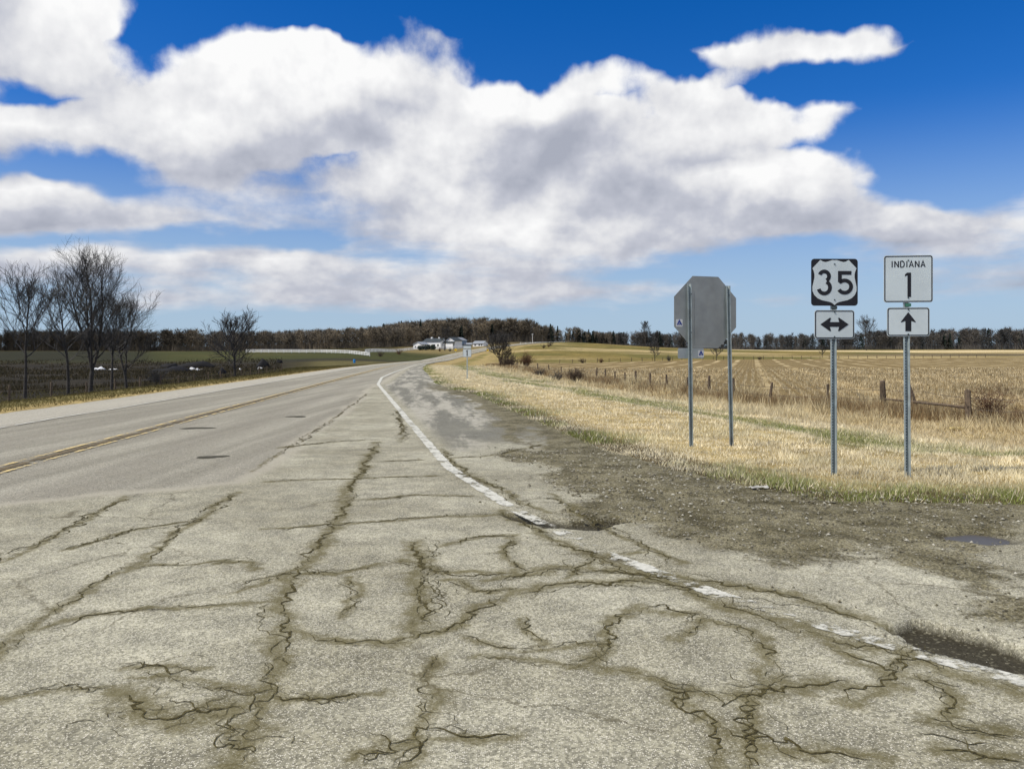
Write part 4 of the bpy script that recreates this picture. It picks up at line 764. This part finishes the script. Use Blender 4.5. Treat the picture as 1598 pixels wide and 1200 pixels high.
# ------------------------------------------------------------------ bare trees
bark_m = simple('dark_bark', (.052, .047, .041), .95, 0, .35, 5, .4); twig_m = simple('grey_twigs', (.058, .055, .052), .95, 0, .25, 3); bark_b = simple('brown_bark', (.075, .055, .038), .95, 0, .3, 5, .3); bramble_m = simple('red_brown_canes', (.115, .062, .035), .9, 0, .3, 6)
def grow(seed, H, W, fork=.3, stems=1, n1=16, n2=9, n3=7, up=.55, rtrunk=None, tw=.012, low=False):
    """skeleton of a leafless tree: returns trunk and crown segment lists (p0, p1, r0, r1)"""
    rr = random.Random(seed); T = []; C = []
    rt = rtrunk or H*.016
    def path(p, d, L, r0, r1, k, jit, trop, out):
        pts = [(p.copy(), r0)]; q = p.copy(); d = d.normalized()
        for i in range(k):
            d = (d+Vector((rr.gauss(0, jit), rr.gauss(0, jit), rr.gauss(0, jit)+trop))).normalized(); q2 = q+d*(L/k); ra = r0+(r1-r0)*i/k; rb = r0+(r1-r0)*(i+1)/k
            out.append((q.copy(), q2.copy(), ra, rb)); q = q2; pts.append((q.copy(), rb))
        return pts
    def at(pts, t):
        f = t*(len(pts)-1); i = min(int(f), len(pts)-2); u = f-i; a, b = pts[i], pts[i+1]; return a[0].lerp(b[0], u), a[1]+(b[1]-a[1])*u, (b[0]-a[0]).normalized()
    leaders = []
    if stems == 1:
        tr = path(Vector((0, 0, -.2)), Vector((rr.gauss(0, .03), rr.gauss(0, .03), 1)), H*.97, rt, rt*.12, 10, .035, .04, T); leaders.append((tr, fork))
    else:
        base = path(Vector((0, 0, -.2)), Vector((0, 0, 1)), H*fork*.5+.2, rt, rt*.85, 3, .03, .02, T); b0 = base[-1][0]
        for i in range(stems):
            a = 2*math.pi*(i+rr.random()*.5)/stems; d = Vector((math.cos(a)*.24, math.sin(a)*.24, 1)); leaders.append((path(b0, d, H*(1-fork*.5)*rr.uniform(.82, 1.0), rt*.62, rt*.09, 10, .05, .05, T), .08))
    for tr, f0 in leaders:
        m = max(5, int(n1/len(leaders)))
        for i in range(m):
            t = f0+(1-f0)*((i+rr.random())/m)**.9; t = min(t, .97); p, r, d = at(tr, t); a = i*2.4+rr.random()
            prof = math.sin(math.pi*min(1, max(.12, (t-f0)/(1-f0)*.85+.22)))**.7; L = W*.5*prof*rr.uniform(.8, 1.15)*1.25
            dd = Vector((math.cos(a), math.sin(a), up+.5*t)); b1 = path(p, dd, L, min(r*.62, rt*.4), tw*1.3, 6, .09, .10, C)
            for j in range(n2):
                t2 = .22+.78*(j+rr.random())/n2; p2, r2, d2 = at(b1, min(t2, .98)); o = d2.orthogonal(); o.rotate(Matrix.Rotation(rr.uniform(0, 6.28), 3, d2)); L2 = L*.48*(1.1-.6*t2)*rr.uniform(.7, 1.2)
                b2 = path(p2, d2*.9+o*.8+Vector((0, 0, .35)), L2, max(tw, r2*.6), tw*.8, 4, .12, .10, C)
                for k in range(n3):
                    t3 = .2+.8*(k+rr.random())/n3; p3, r3, d3 = at(b2, min(t3, .98)); o = d3.orthogonal(); o.rotate(Matrix.Rotation(rr.uniform(0, 6.28), 3, d3)); path(p3, d3+o*.75+Vector((0, 0, .3)), L2*.5*rr.uniform(.6, 1.2), tw*.8, tw*.45, 2, .15, .1, C)
    return T, C
def seg_mesh(name, segs, k):
    V, Fq = tube_np([tuple(s[0]) for s in segs], [tuple(s[1]) for s in segs], np.array([s[2] for s in segs]), np.array([s[3] for s in segs]), k); return np_mesh(name, V, Fq, None, k > 4)
def tree(name, label, loc, seed, H, W, cat='tree', group=None, bm_=None, tm_=None, **kw):
    T, C = grow(seed, H, W, **kw); e = empty(name, loc, 0); tag(e, label, cat, group)
    link('trunk', seg_mesh('trunk', T, 7), e, bm_ or bark_m); link('crown', seg_mesh('crown', C, 3), e, tm_ or twig_m); return e
def at_px(px, Y): x = (px-799)/F*Y; return (x, Y, gz(x, Y))
LT = 'bare trees beside the left shoulder'
tree('bare_tree', 'bare spreading tree at the far left edge of the photo', at_px(38, 50), 1, 7.4, 5.6, group=LT, fork=.42, n1=24, n2=11, n3=8, tw=.010, up=.8)
tree('bare_tree', 'slim bare tree just left of the tallest roadside tree', at_px(105, 56), 2, 7.9, 5.6, group=LT, fork=.34, n1=24, n2=11, n3=8, tw=.010, up=.65)
tree('bare_tree', 'tallest bare tree with many upright stems left of the road', at_px(141, 60), 3, 10.9, 7.6, group=LT, fork=.34, stems=4, n1=64, n2=10, n3=8, tw=.0085, up=1.15, rtrunk=.17)
tree('bare_tree', 'thin bare tree just right of the tallest roadside tree', at_px(174, 65), 4, 7.6, 5.0, group=LT, fork=.34, n1=22, n2=11, n3=8, tw=.010, up=.7)
tree('bare_tree', 'rightmost of the roadside bare trees, leaning crown over the yard', at_px(198, 68), 5, 8.0, 7.2, group=LT, fork=.34, n1=26, n2=11, n3=8, tw=.010, up=.6, stems=2)
tree('bare_tree', 'dark dense bare tree standing alone by the farmyard bend', at_px(367, 97), 6, 7.3, 7.4, fork=.16, n1=34, n2=10, n3=7, up=.6, rtrunk=.16, tw=.018)
tree('bare_tree', 'dark bare tree with thick trunk in front of the white farmhouse', at_px(694, 430), 8, 11.5, 9, fork=.32, n1=16, n2=8, n3=5, rtrunk=.42, tw=.06, up=.7)
tree('roadside_tree', 'bushy many stemmed tree right of the distant route sign', at_px(781, 150), 9, 6.4, 5.4, fork=.12, stems=6, n1=48, n2=8, n3=5, rtrunk=.15, tw=.028, up=.7, bm_=bark_b)
tree('bare_tree', 'large bare tree rising above the right skyline between the signs', at_px(1352, 560), 10, 21, 17, fork=.28, n1=22, n2=10, n3=7, rtrunk=.4, tw=.06, up=.8)
tree('bare_tree', 'bare tree on the far skyline beside the octagonal sign', at_px(1007, 520), 11, 17, 10, fork=.3, n1=16, n2=8, n3=6, rtrunk=.35, tw=.07, up=.9)
tree('bare_tree', 'small bare tree on the far field boundary behind the stop sign', at_px(1022, 262), 12, 6.5, 5.2, fork=.2, n1=18, n2=8, n3=5, rtrunk=.14, tw=.035)
tree('bare_tree', 'short bare tree under the octagonal sign at the meadow edge', at_px(1118, 275), 13, 6.0, 4.6, fork=.2, n1=18, n2=8, n3=5, rtrunk=.14, tw=.035)
tree('bare_tree', 'little bare tree on the pale strip left of the 35 sign post', at_px(1283, 330), 14, 4.6, 3.8, fork=.2, n1=14, n2=7, n3=5, rtrunk=.12, tw=.035)
def shrub(name, label, loc, seed, H, W, mat, stems=14, tw=.012, n=7, group=None, cat='shrub', spread=.95):
    rr = random.Random(seed); C = []
    for i in range(stems):
        p = Vector((rr.gauss(0, W*.05), rr.gauss(0, W*.05), -.05)); a = rr.uniform(0, 6.28); sp = rr.uniform(.1, spread); d = Vector((math.cos(a)*sp, math.sin(a)*sp, 1)).normalized(); L = H*rr.uniform(.65, 1.08)
        pts = [p]
        for k in range(6):
            d = (d+Vector((rr.gauss(0, .16), rr.gauss(0, .16), rr.gauss(0, .10)-.03*k))).normalized(); q = pts[-1]+d*L/6; C.append((pts[-1], q, tw*(1.8-.22*k), tw*(1.8-.22*(k+1)))); pts.append(q)
        for j in range(n):
            i0 = rr.randint(1, 6); q = pts[i0]; dd = Vector((rr.gauss(0, 1), rr.gauss(0, 1), rr.gauss(.5, .6))).normalized()
            for k in range(3):
                dd = (dd+Vector((rr.gauss(0, .3), rr.gauss(0, .3), rr.gauss(0, .25)))).normalized(); q2 = q+dd*L*.12; C.append((q, q2, tw*.7, tw*.45)); q = q2
    e = empty(name, loc); tag(e, label, cat, group); m = len(C)//2; link('stems', seg_mesh('stems', [c for c in C if c[2] > tw*.75], 4), e, mat); tw_ = link('twigs', seg_mesh('twigs', [c for c in C if c[2] <= tw*.75], 3), e, mat); tw_['kind'] = 'stuff'; return e
def near_px(px, py, z=-.85): x, y = GP(px, py, z); return (x, y, gz(x, y))
shrub('bramble_bush', 'round tangle of red brown canes beside the leaning post at right', near_px(1545, 662), 1, 1.45, .8, bramble_m, 24, .008, 20, spread=.5)
shrub('bramble_bush', 'low straggling canes at the right edge beyond the bramble tangle', near_px(1592, 668), 2, .8, 1.2, bramble_m, 16, .008, 10)
shrub('shrub', 'dark rounded shrub on the fence line left of the octagonal sign', near_px(899, 597), 3, 1.35, 1.2, bark_b, 44, .016, 16)
shrub('shrub', 'grey low brush spreading left of the dark fence line shrub', near_px(868, 596), 4, .95, 2.0, twig_m, 30, .016, 12)
shrub('shrub', 'thin low brush on the fence line nearest the bushy tree', near_px(842, 588), 7, 1.0, 1.8, twig_m, 26, .018, 12)
shrub('shrub', 'thicket at the foot of the bushy roadside tree', (at_px(795, 146)), 5, 2.3, 4.2, bark_b, 50, .030, 16)
shrub('shrub', 'brown scrub to the right of the bushy roadside tree', (at_px(820, 170)), 6, 2.8, 4.4, bramble_m, 40, .034, 14)
for i, (px, Yd, h, lab) in enumerate(((848, 395, 2.4, 'lowest clump of brush on the hillside gully'), (856, 420, 2.2, 'middle clump of brush on the hillside gully'), (859, 440, 3.6, 'tallest clump of brush on the hillside gully'), (909, 240, 2.0, 'low brush at the foot of the meadow hill'), (938, 246, 1.8, 'brush on the far fence right of the gully'), (1044, 268, 2.0, 'rust coloured brush left of the octagonal sign post'), (1185, 292, 1.6, 'low brush on the far fence right of the stop sign'), (686, 415, 2.6, 'brown hedge below the farmhouse tree'), (702, 418, 2.0, 'brown hedge right of the farmhouse tree trunk'), (594, 300, 3.0, 'brown bush where the two white fences meet'), (622, 330, 3.0, 'brown bush below the climbing white fence'))):
    shrub('shrub', lab, at_px(px, Yd), 20+i, h*.85, h*1.5, [bark_b, bramble_m, twig_m][i % 3], 15, .035, 9)
shrub('roadside_brush', 'grey leafless brush standing in the left yard right of the tallest tree', at_px(243, 90), 60, 1.9, 4.0, twig_m, 30, .016, 12)

# ------------------------------------------------------------------ far woods, each one mass of leafless crowns
def wood_template(seed, k=1.0):
    rr = np.random.default_rng(seed); V = []; T = []
    def tri(a, b, w):
        d = b-a; s = np.cross(d, rr.normal(size=3)); s = s/(np.linalg.norm(s)+1e-9)*w; i = len(V); V.extend([a-s, a+s, b]); T.append((i, i+1, i+2))
    tri(np.array([0, 0, -1.]), np.array([rr.normal(0, .02), rr.normal(0, .02), .97]), .020); tri(np.array([.0, 0, -1.]), np.array([rr.normal(0, .02), rr.normal(0, .02), .9]), .020)
    for i in range(30):
        z = rr.uniform(.22, .92); a = rr.uniform(0, 6.28); L = .30*math.sin(math.pi*min(.95, (z-.15)/.95+.12))*rr.uniform(.7, 1.2); p = np.array([0, 0, z*.92]); q = p+np.array([math.cos(a)*L*.75, math.sin(a)*L*.75, L*.75]); tri(p, q, .007)
        for j in range(11):
            t = rr.uniform(.25, 1); b = p+(q-p)*t; c = b+rr.normal(size=3)*np.array([.06, .06, .05])+np.array([0, 0, .06]); tri(b, c, .0075)
    for i in range(60):
        a = rr.uniform(0, 6.28); r = rr.random()**.5*.34; p = np.array([math.cos(a)*r, math.sin(a)*r, -.05]); tri(p, p+np.array([rr.normal(0, .05), rr.normal(0, .05), rr.uniform(.15, .5)]), .009)
    return np.array(V), np.array(T)
def conifer_template(seed):
    rr = np.random.default_rng(seed); V = []; T = []
    for i in range(230):
        z = rr.random()**.8; a = rr.uniform(0, 6.28); r = .20*(1-z)+.015; p = np.array([0, 0, z]); q = np.array([math.cos(a)*r*rr.uniform(.7, 1.15), math.sin(a)*r*rr.uniform(.7, 1.15), z-.05-.1*r]); s = np.array([-math.sin(a), math.cos(a), 0])*.03; i0 = len(V); V.extend([p, q-s, q+s+np.array([0, 0, .03])]); T.append((i0, i0+1, i0+2))
    return np.array(V), np.array(T)
TW = [wood_template(s) for s in range(7)]; TC = [conifer_template(s) for s in range(3)]
woods_m = tinted('bare_woodland', .95, 0, var=.3, scale=.05)
def woods(name, label, spec, n, conif=0.0, ca=(.215, .175, .12), cb=(.105, .092, .072), dark=None):
    (p0, p1), yf, hf = spec; Vs = []; Fs = []; Cs = []; off = 0
    px = rng.uniform(p0, p1, n); Y = yf(px)+rng.random(n)**1.2*90; X = (px-799)/F*Y; sd = -poly_sd(PAVE, X, Y); k = sd > 14; px, X, Y = px[k], X[k], Y[k]; Z = ground_z(X, Y)
    for i in range(len(X)):
        con = rng.random() < (conif(px[i]) if callable(conif) else conif); v, t = TC[i % 3] if con else TW[i % 7]; h = hf(px[i])*rng.uniform(.72, 1.12); a = rng.uniform(0, 6.28); wd = h*rng.uniform(.9, 1.35)
        ca_, sa_ = math.cos(a), math.sin(a); Vs.append(np.stack([(v[:, 0]*ca_-v[:, 1]*sa_)*wd+X[i], (v[:, 0]*sa_+v[:, 1]*ca_)*wd+Y[i], v[:, 2]*h+Z[i]], 1)); Fs.append(t+off); off += len(v)
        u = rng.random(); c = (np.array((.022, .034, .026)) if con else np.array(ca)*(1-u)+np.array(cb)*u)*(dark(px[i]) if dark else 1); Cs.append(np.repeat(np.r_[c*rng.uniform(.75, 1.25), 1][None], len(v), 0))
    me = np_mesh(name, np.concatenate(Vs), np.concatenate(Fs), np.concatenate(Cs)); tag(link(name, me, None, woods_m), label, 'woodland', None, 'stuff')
ip = lambda xs, ys: (lambda p: np.interp(p, xs, ys))
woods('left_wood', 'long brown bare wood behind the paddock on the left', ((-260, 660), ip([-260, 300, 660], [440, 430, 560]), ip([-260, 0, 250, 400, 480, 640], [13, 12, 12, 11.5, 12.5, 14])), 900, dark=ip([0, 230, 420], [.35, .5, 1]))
woods('hill_wood', 'bare brown wood covering the hill behind the white farm', ((560, 905), ip([560, 905], [610, 690]), ip([560, 640, 720, 830, 870, 905], [13, 18, 20, 19, 14, 9])), 480, ip([560, 840, 880, 905], [.05, .05, .5, .8]))
woods('evergreen_wood', 'dark evergreen belt falling from the hill to the right skyline', ((858, 975), ip([858, 975], [640, 640]), ip([858, 890, 915, 940, 975], [16, 14, 12.5, 11.5, 12])), 260, .55)
woods('skyline_wood', 'dark bare tree line along the right horizon', ((885, 1900), ip([885, 1000, 1300, 1900], [690, 600, 620, 620]), ip([885, 940, 1000, 1150, 1250, 1300, 1400, 1500, 1900], [10, 10.5, 13, 13, 13.5, 14, 15, 17, 18])), 800, ip([885, 940, 960, 1900], [.85, .7, .08, .08]), (.125, .110, .092), (.062, .066, .068))

# ------------------------------------------------------------------ farm buildings on the rise
wall_w = simple('white_siding', (.80, .80, .78), .7, 0, .05, .6); roof_d = simple('dark_shingles', (.045, .055, .06), .8, 0, .2, .8); wall_b = simple('blue_grey_siding', (.19, .25, .31), .7, 0, .1, .6); roof_g = simple('grey_metal_roof', (.27, .29, .31), .6, .1, .1, .5); glass_d = simple('dark_window_glass', (.02, .025, .03), .15, 0, .2, 2, 0, .5)
def house(name, label, px, py, Yd, w, d, h, rise, rz, wm, rm, axis='x', wins=(), door=None, cup=0, porch=False):
    x = (px-799)/F*Yd; z = EYE+(HOR-py)*Yd/F; e = empty(name, (x, Yd, z), R(rz)); tag(e, label, 'house')
    bm = bmesh.new(); v = [bm.verts.new(p) for p in ((-w/2, 0, -2), (w/2, 0, -2), (w/2, d, -2), (-w/2, d, -2), (-w/2, 0, h), (w/2, 0, h), (w/2, d, h), (-w/2, d, h))]
    rp = [(-w/2, d/2, h+rise), (w/2, d/2, h+rise)] if axis == 'x' else [(0, 0, h+rise), (0, d, h+rise)]; r = [bm.verts.new(p) for p in rp]
    if axis == 'x': fs = ((v[0], v[1], v[5], v[4]), (v[2], v[3], v[7], v[6]), (v[1], v[2], v[6], r[1], v[5]), (v[3], v[0], v[4], r[0], v[7]))
    else: fs = ((v[0], v[1], v[5], r[0], v[4]), (v[2], v[3], v[7], r[1], v[6]), (v[1], v[2], v[6], v[5]), (v[3], v[0], v[4], v[7]))
    for f in fs: bm.faces.new(f)
    link('wall', bm_mesh('wall', bm), e, wm)
    bm = bmesh.new(); o = .45; tk = .18
    if axis == 'x': prof = [(-o, h-o*rise/(d/2)), (d/2, h+rise), (d+o, h-o*rise/(d/2))]; ax = lambda s, q, dz: (s*(w/2+o), q[0], q[1]+dz)
    else: prof = [(-w/2-o, h-o*rise/(w/2)), (0, h+rise), (w/2+o, h-o*rise/(w/2))]; ax = lambda s, q, dz: (q[0], -o if s < 0 else d+o, q[1]+dz)
    for a, b in zip(prof[:-1], prof[1:]):
        q = [bm.verts.new(ax(s, p, dz)) for dz in (.02, .02+tk) for s, p in ((-1, a), (1, a), (1, b), (-1, b))]
        for f in ((0, 3, 2, 1), (4, 5, 6, 7), (0, 1, 5, 4), (1, 2, 6, 5), (2, 3, 7, 6), (3, 0, 4, 7)): bm.faces.new([q[i] for i in f])
    rf_ = link('roof', bm_mesh('roof', bm), e, rm)
    for i in range(cup):
        cx = w*(-.22+.44*i/max(1, cup-1)); box('cupola', rf_, wall_w, cx-.5, cx+.5, d/2-.5, d/2+.5, h+rise-.2, h+rise+.9)
    for (wx, wz, ww, wh) in wins:
        p = box('window', e, wall_w, wx-ww/2-.12, wx+ww/2+.12, -.06, .05, wz-wh/2-.12, wz+wh/2+.12); box('pane', p, glass_d, wx-ww/2, wx+ww/2, -.09, -.05, wz-wh/2, wz+wh/2)
    if door: box('door', e, glass_d, door[0]-door[1]/2, door[0]+door[1]/2, -.07, .04, -.5, door[2])
    if porch:
        bm = bmesh.new(); q = [bm.verts.new(p) for p in ((-w/2-.4, -2.6, h*.62), (w/2+.4, -2.6, h*.62), (w/2+.4, .2, h*.86), (-w/2-.4, .2, h*.86), (-w/2-.4, -2.6, h*.62+.2), (w/2+.4, -2.6, h*.62+.2), (w/2+.4, .2, h*.86+.2), (-w/2-.4, .2, h*.86+.2))]
        for f in ((0, 3, 2, 1), (4, 5, 6, 7), (0, 1, 5, 4), (1, 2, 6, 5), (2, 3, 7, 6), (3, 0, 4, 7)): bm.faces.new([q[i] for i in f])
        link('porch_roof', bm_mesh('porch_roof', bm), e, rm); box('porch_wall', e, wm, -w/2, w/2, -2.3, -2.1, -2, h*.62)
    return e
house('garage', 'small white gabled outbuilding at the left end of the farm', 651.5, 544.5, 490, 6.0, 8, 2.7, 1.5, -26, wall_w, roof_g, 'y', ((-1.5, 1.2, .9, 1.1), (1.3, 1.1, 1.6, 1.6)))
house('barn', 'long white barn with dark roof and two cupolas', 674, 543.5, 500, 12.5, 9, 4.2, 1.9, -26, wall_w, roof_d, 'x', ((-4.5, 1.8, 1.0, 1.3), (-2.0, 1.8, 1.0, 1.3), (4.4, 1.8, 1.0, 1.3)), (1.2, 2.4, 2.4), 2)
house('farmhouse', 'white farmhouse with dark porch roof behind the bare tree', 702, 542.5, 500, 7.0, 9, 4.4, 2.0, -26, wall_w, roof_d, 'y', ((-1.5, 3.5, .9, 1.0), (1.5, 3.5, .9, 1.0)), None, 0, True)
house('barn', 'blue grey barn with pale roof right of the farmhouse', 714, 541.5, 520, 6.4, 10, 4.4, 1.7, -14, wall_b, roof_g, 'y', ((-1.4, 3.2, 1.0, 1.0),), (.6, 2.2, 2.6))
house('shed', 'low blue grey shed beyond the small route sign', 729, 543, 520, 5.2, 6, 2.2, 1.0, 0, wall_b, roof_g, 'x', ((-1.2, 1.2, .9, .8),))
house('cottage', 'white cottage with grey roof farthest right of the farm', 746, 541.2, 540, 8.0, 7, 2.2, 1.6, -26, wall_w, roof_g, 'x', ((-2.2, 1.2, 1.1, 1.0), (1.0, 1.2, 1.1, 1.0), (2.8, 1.2, .9, 1.0)))
def evergreen(label, px, Yd, h, w, seed):
    rr = np.random.default_rng(seed); V = []; T = []
    for i in range(900):
        d = rr.normal(size=3); d /= np.linalg.norm(d); r = rr.random()**.4; p = np.array([d[0]*w/2*r, d[1]*w/2*r, h*.5+d[2]*h*.5*r*(.85+.3*rr.random())]); s = rr.normal(size=(3, 3))*.18; i0 = len(V); V.extend([p+s[0], p+s[1], p+s[2]]); T.append((i0, i0+1, i0+2))
    e = empty('evergreen_shrub', at_px(px, Yd)); tag(e, label, 'shrub'); link('foliage', np_mesh('foliage', V, T), e, ever_m); bm = bmesh.new(); add_box(bm, -.12, .12, -.12, .12, -.3, h*.5); link('stem', bm_mesh('stem', bm), e, bark_m)
ever_m = simple('dark_evergreen', (.022, .036, .026), .9, 0, .3, 2)
for px, h, w, lab in ((657, 2.6, 4.5, 'leftmost dark evergreen clump below the white garage'), (666, 3.0, 4.5, 'middle dark evergreen clump below the long barn'), (675, 2.8, 4.2, 'right dark evergreen clump below the long barn')): evergreen(lab, px, 440, h, w, int(px))
# ---- utility pole on the hill
xp = at_px(831, 640); e = empty('utility_pole', xp); tag(e, 'thin pale utility pole on the crest of the hill road', 'pole'); V, Fq = tube_np([(0, 0, -.5)], [(0, 0, 7.5)], [.16], [.11], 7); link('shaft', np_mesh('shaft', V, Fq), e, wpaint); box('crossarm', e, wpaint, -.9, .9, -.08, .08, 6.7, 6.9)

# ------------------------------------------------------------------ farmyard heaps and the blue drum
tarp_k = simple('black_sheeting', (.0035, .0035, .005), .8, 0, .3, 2, .3); tarp_w = simple('white_sheeting', (.62, .63, .64), .7, 0, .15, 2, .2)
def heap(name, label, px, Yd, w, d, h, mat, seed, group):
    rr = random.Random(seed); bm = bmesh.new(); bmesh.ops.create_icosphere(bm, subdivisions=3, radius=1)
    ph = [rr.uniform(0, 6.28) for _ in range(6)]
    for v in bm.verts:
        c = v.co; k = 1+.22*math.sin(3.1*c.x+ph[0])+.16*math.sin(5.2*c.y+ph[1]+2*c.x)+.12*math.sin(7*c.x+ph[2]); v.co = Vector((c.x*w/2*(1+.1*math.sin(4*c.y+ph[3])), c.y*d/2, max(-.15, c.z*h*k)))
    o = link(name, bm_mesh(name, bm, True), None, mat); x, y, z = at_px(px, Yd); o.location = (x, y, z); tag(o, label, 'heap', group); return o
for i, a in enumerate((('long low black mound at the left of the dark yard', 264, 205, 4.2, 3, 1.2), ('long low black mound behind the largest white heap', 306, 206, 9.5, 3, 1.3), ('near black mound left of the lone yard tree', 266, 150, 7.5, 4, 1.0), ('small black mound at the foot of the lone yard tree', 347, 125, 1.3, 1.2, .8), ('black mound behind the white heap right of the yard tree', 410, 196, 3.2, 2, 1.6), ('small black mound at the top of the dark yard', 436, 226, 1.8, 1.2, 1.1))):
    heap('black_heap', a[0], a[1], a[2], a[3], a[4], a[5], tarp_k, i, 'black heaps in the farmyard')
for i, a in enumerate((('flat white heap behind the trunks of the roadside trees', 149, 190, 2.6, 1.4, .7), ('second white heap seen through the roadside trees', 158, 192, 2.2, 1.2, .9), ('low white heap right of the roadside trees', 177, 190, 2.4, 1.0, .45), ('thin white strip at the left of the central yard heaps', 270, 178, 2.2, 1, .40), ('largest white heap in the middle of the dark yard', 301, 178, 2.0, 1.4, 1.0), ('white heap just right of the largest one', 308, 175, 1.2, 1, .7), ('low white heap ending the central row', 314, 178, 1.7, 1, .5), ('small white heap close right of the yard tree', 375, 178, 1.0, .8, .5), ('white heap with black mound behind it right of the yard tree', 406, 180, 1.6, 1.2, .9), ('pair of white lumps at the right end of the yard', 433, 182, 1.3, 1, .6))):
    heap('white_heap', a[0], a[1], a[2], a[3]*.85, a[4], a[5]*.6, tarp_w, 40+i, 'white heaps in the farmyard')
def drum():
    x, y, z = at_px(553, 210); e = empty('blue_drum', (x, y, z)); tag(e, 'small bright blue drum beside the far road edge', 'drum'); m = simple('blue_plastic', (.02, .20, .50), .5, 0, .1, 3)
    bm = bmesh.new(); prof = [(.30, 0), (.33, .05), (.31, .08), (.31, .33), (.335, .36), (.31, .39), (.31, .62), (.335, .65), (.31, .68), (.31, .9), (.29, .95)]; rings = [[bm.verts.new((r*math.cos(2*math.pi*i/16), r*math.sin(2*math.pi*i/16), q)) for i in range(16)] for r, q in prof]
    for A, B in zip(rings[:-1], rings[1:]):
        for i in range(16): bm.faces.new((A[i], A[(i+1) % 16], B[(i+1) % 16], B[i]))
    link('body', bm_mesh('body', bm, True), e, m); disc_ = bmesh.new(); disc_.faces.new([disc_.verts.new((.29*math.cos(2*math.pi*i/16), .29*math.sin(2*math.pi*i/16), .952)) for i in range(16)]); link('lid', bm_mesh('lid', disc_), e, m)
drum()

# ------------------------------------------------------------------ litter by the verge
def litter():
    rr = random.Random(3); bm = bmesh.new(); g = [[bm.verts.new((-.16+.32*i/7, -.06+.12*j/4, .012+rr.uniform(0, .035))) for i in range(8)] for j in range(5)]
    for j in range(4):
        for i in range(7): bm.faces.new((g[j][i], g[j][i+1], g[j+1][i+1], g[j+1][i]))
    o = link('litter_scrap', bm_mesh('litter_scrap', bm), None, simple('pale_crumpled_plastic', (.40, .39, .35), .7, 0, .2, 12)); x, y = GP(1185, 763); o.location = (x, y, .005); o.rotation_euler = (0, 0, .3); o.scale = (.75, .75, .7)
    tag(o, 'crumpled pale plastic scrap where gravel meets the verge grass', 'litter')
    x, y = GP(1494, 667, -.7); o = box('board', None, simple('pale_yellow_board', (.62, .52, .24), .8, 0, .2, 8, .3), -.24, .24, -.05, .05, 0, .05); o.location = (x, y, gz(x, y)+.10); o.rotation_euler = (.05, .03, .15)
    tag(o, 'short pale yellow board lying below the leaning fence post', 'board')
litter()
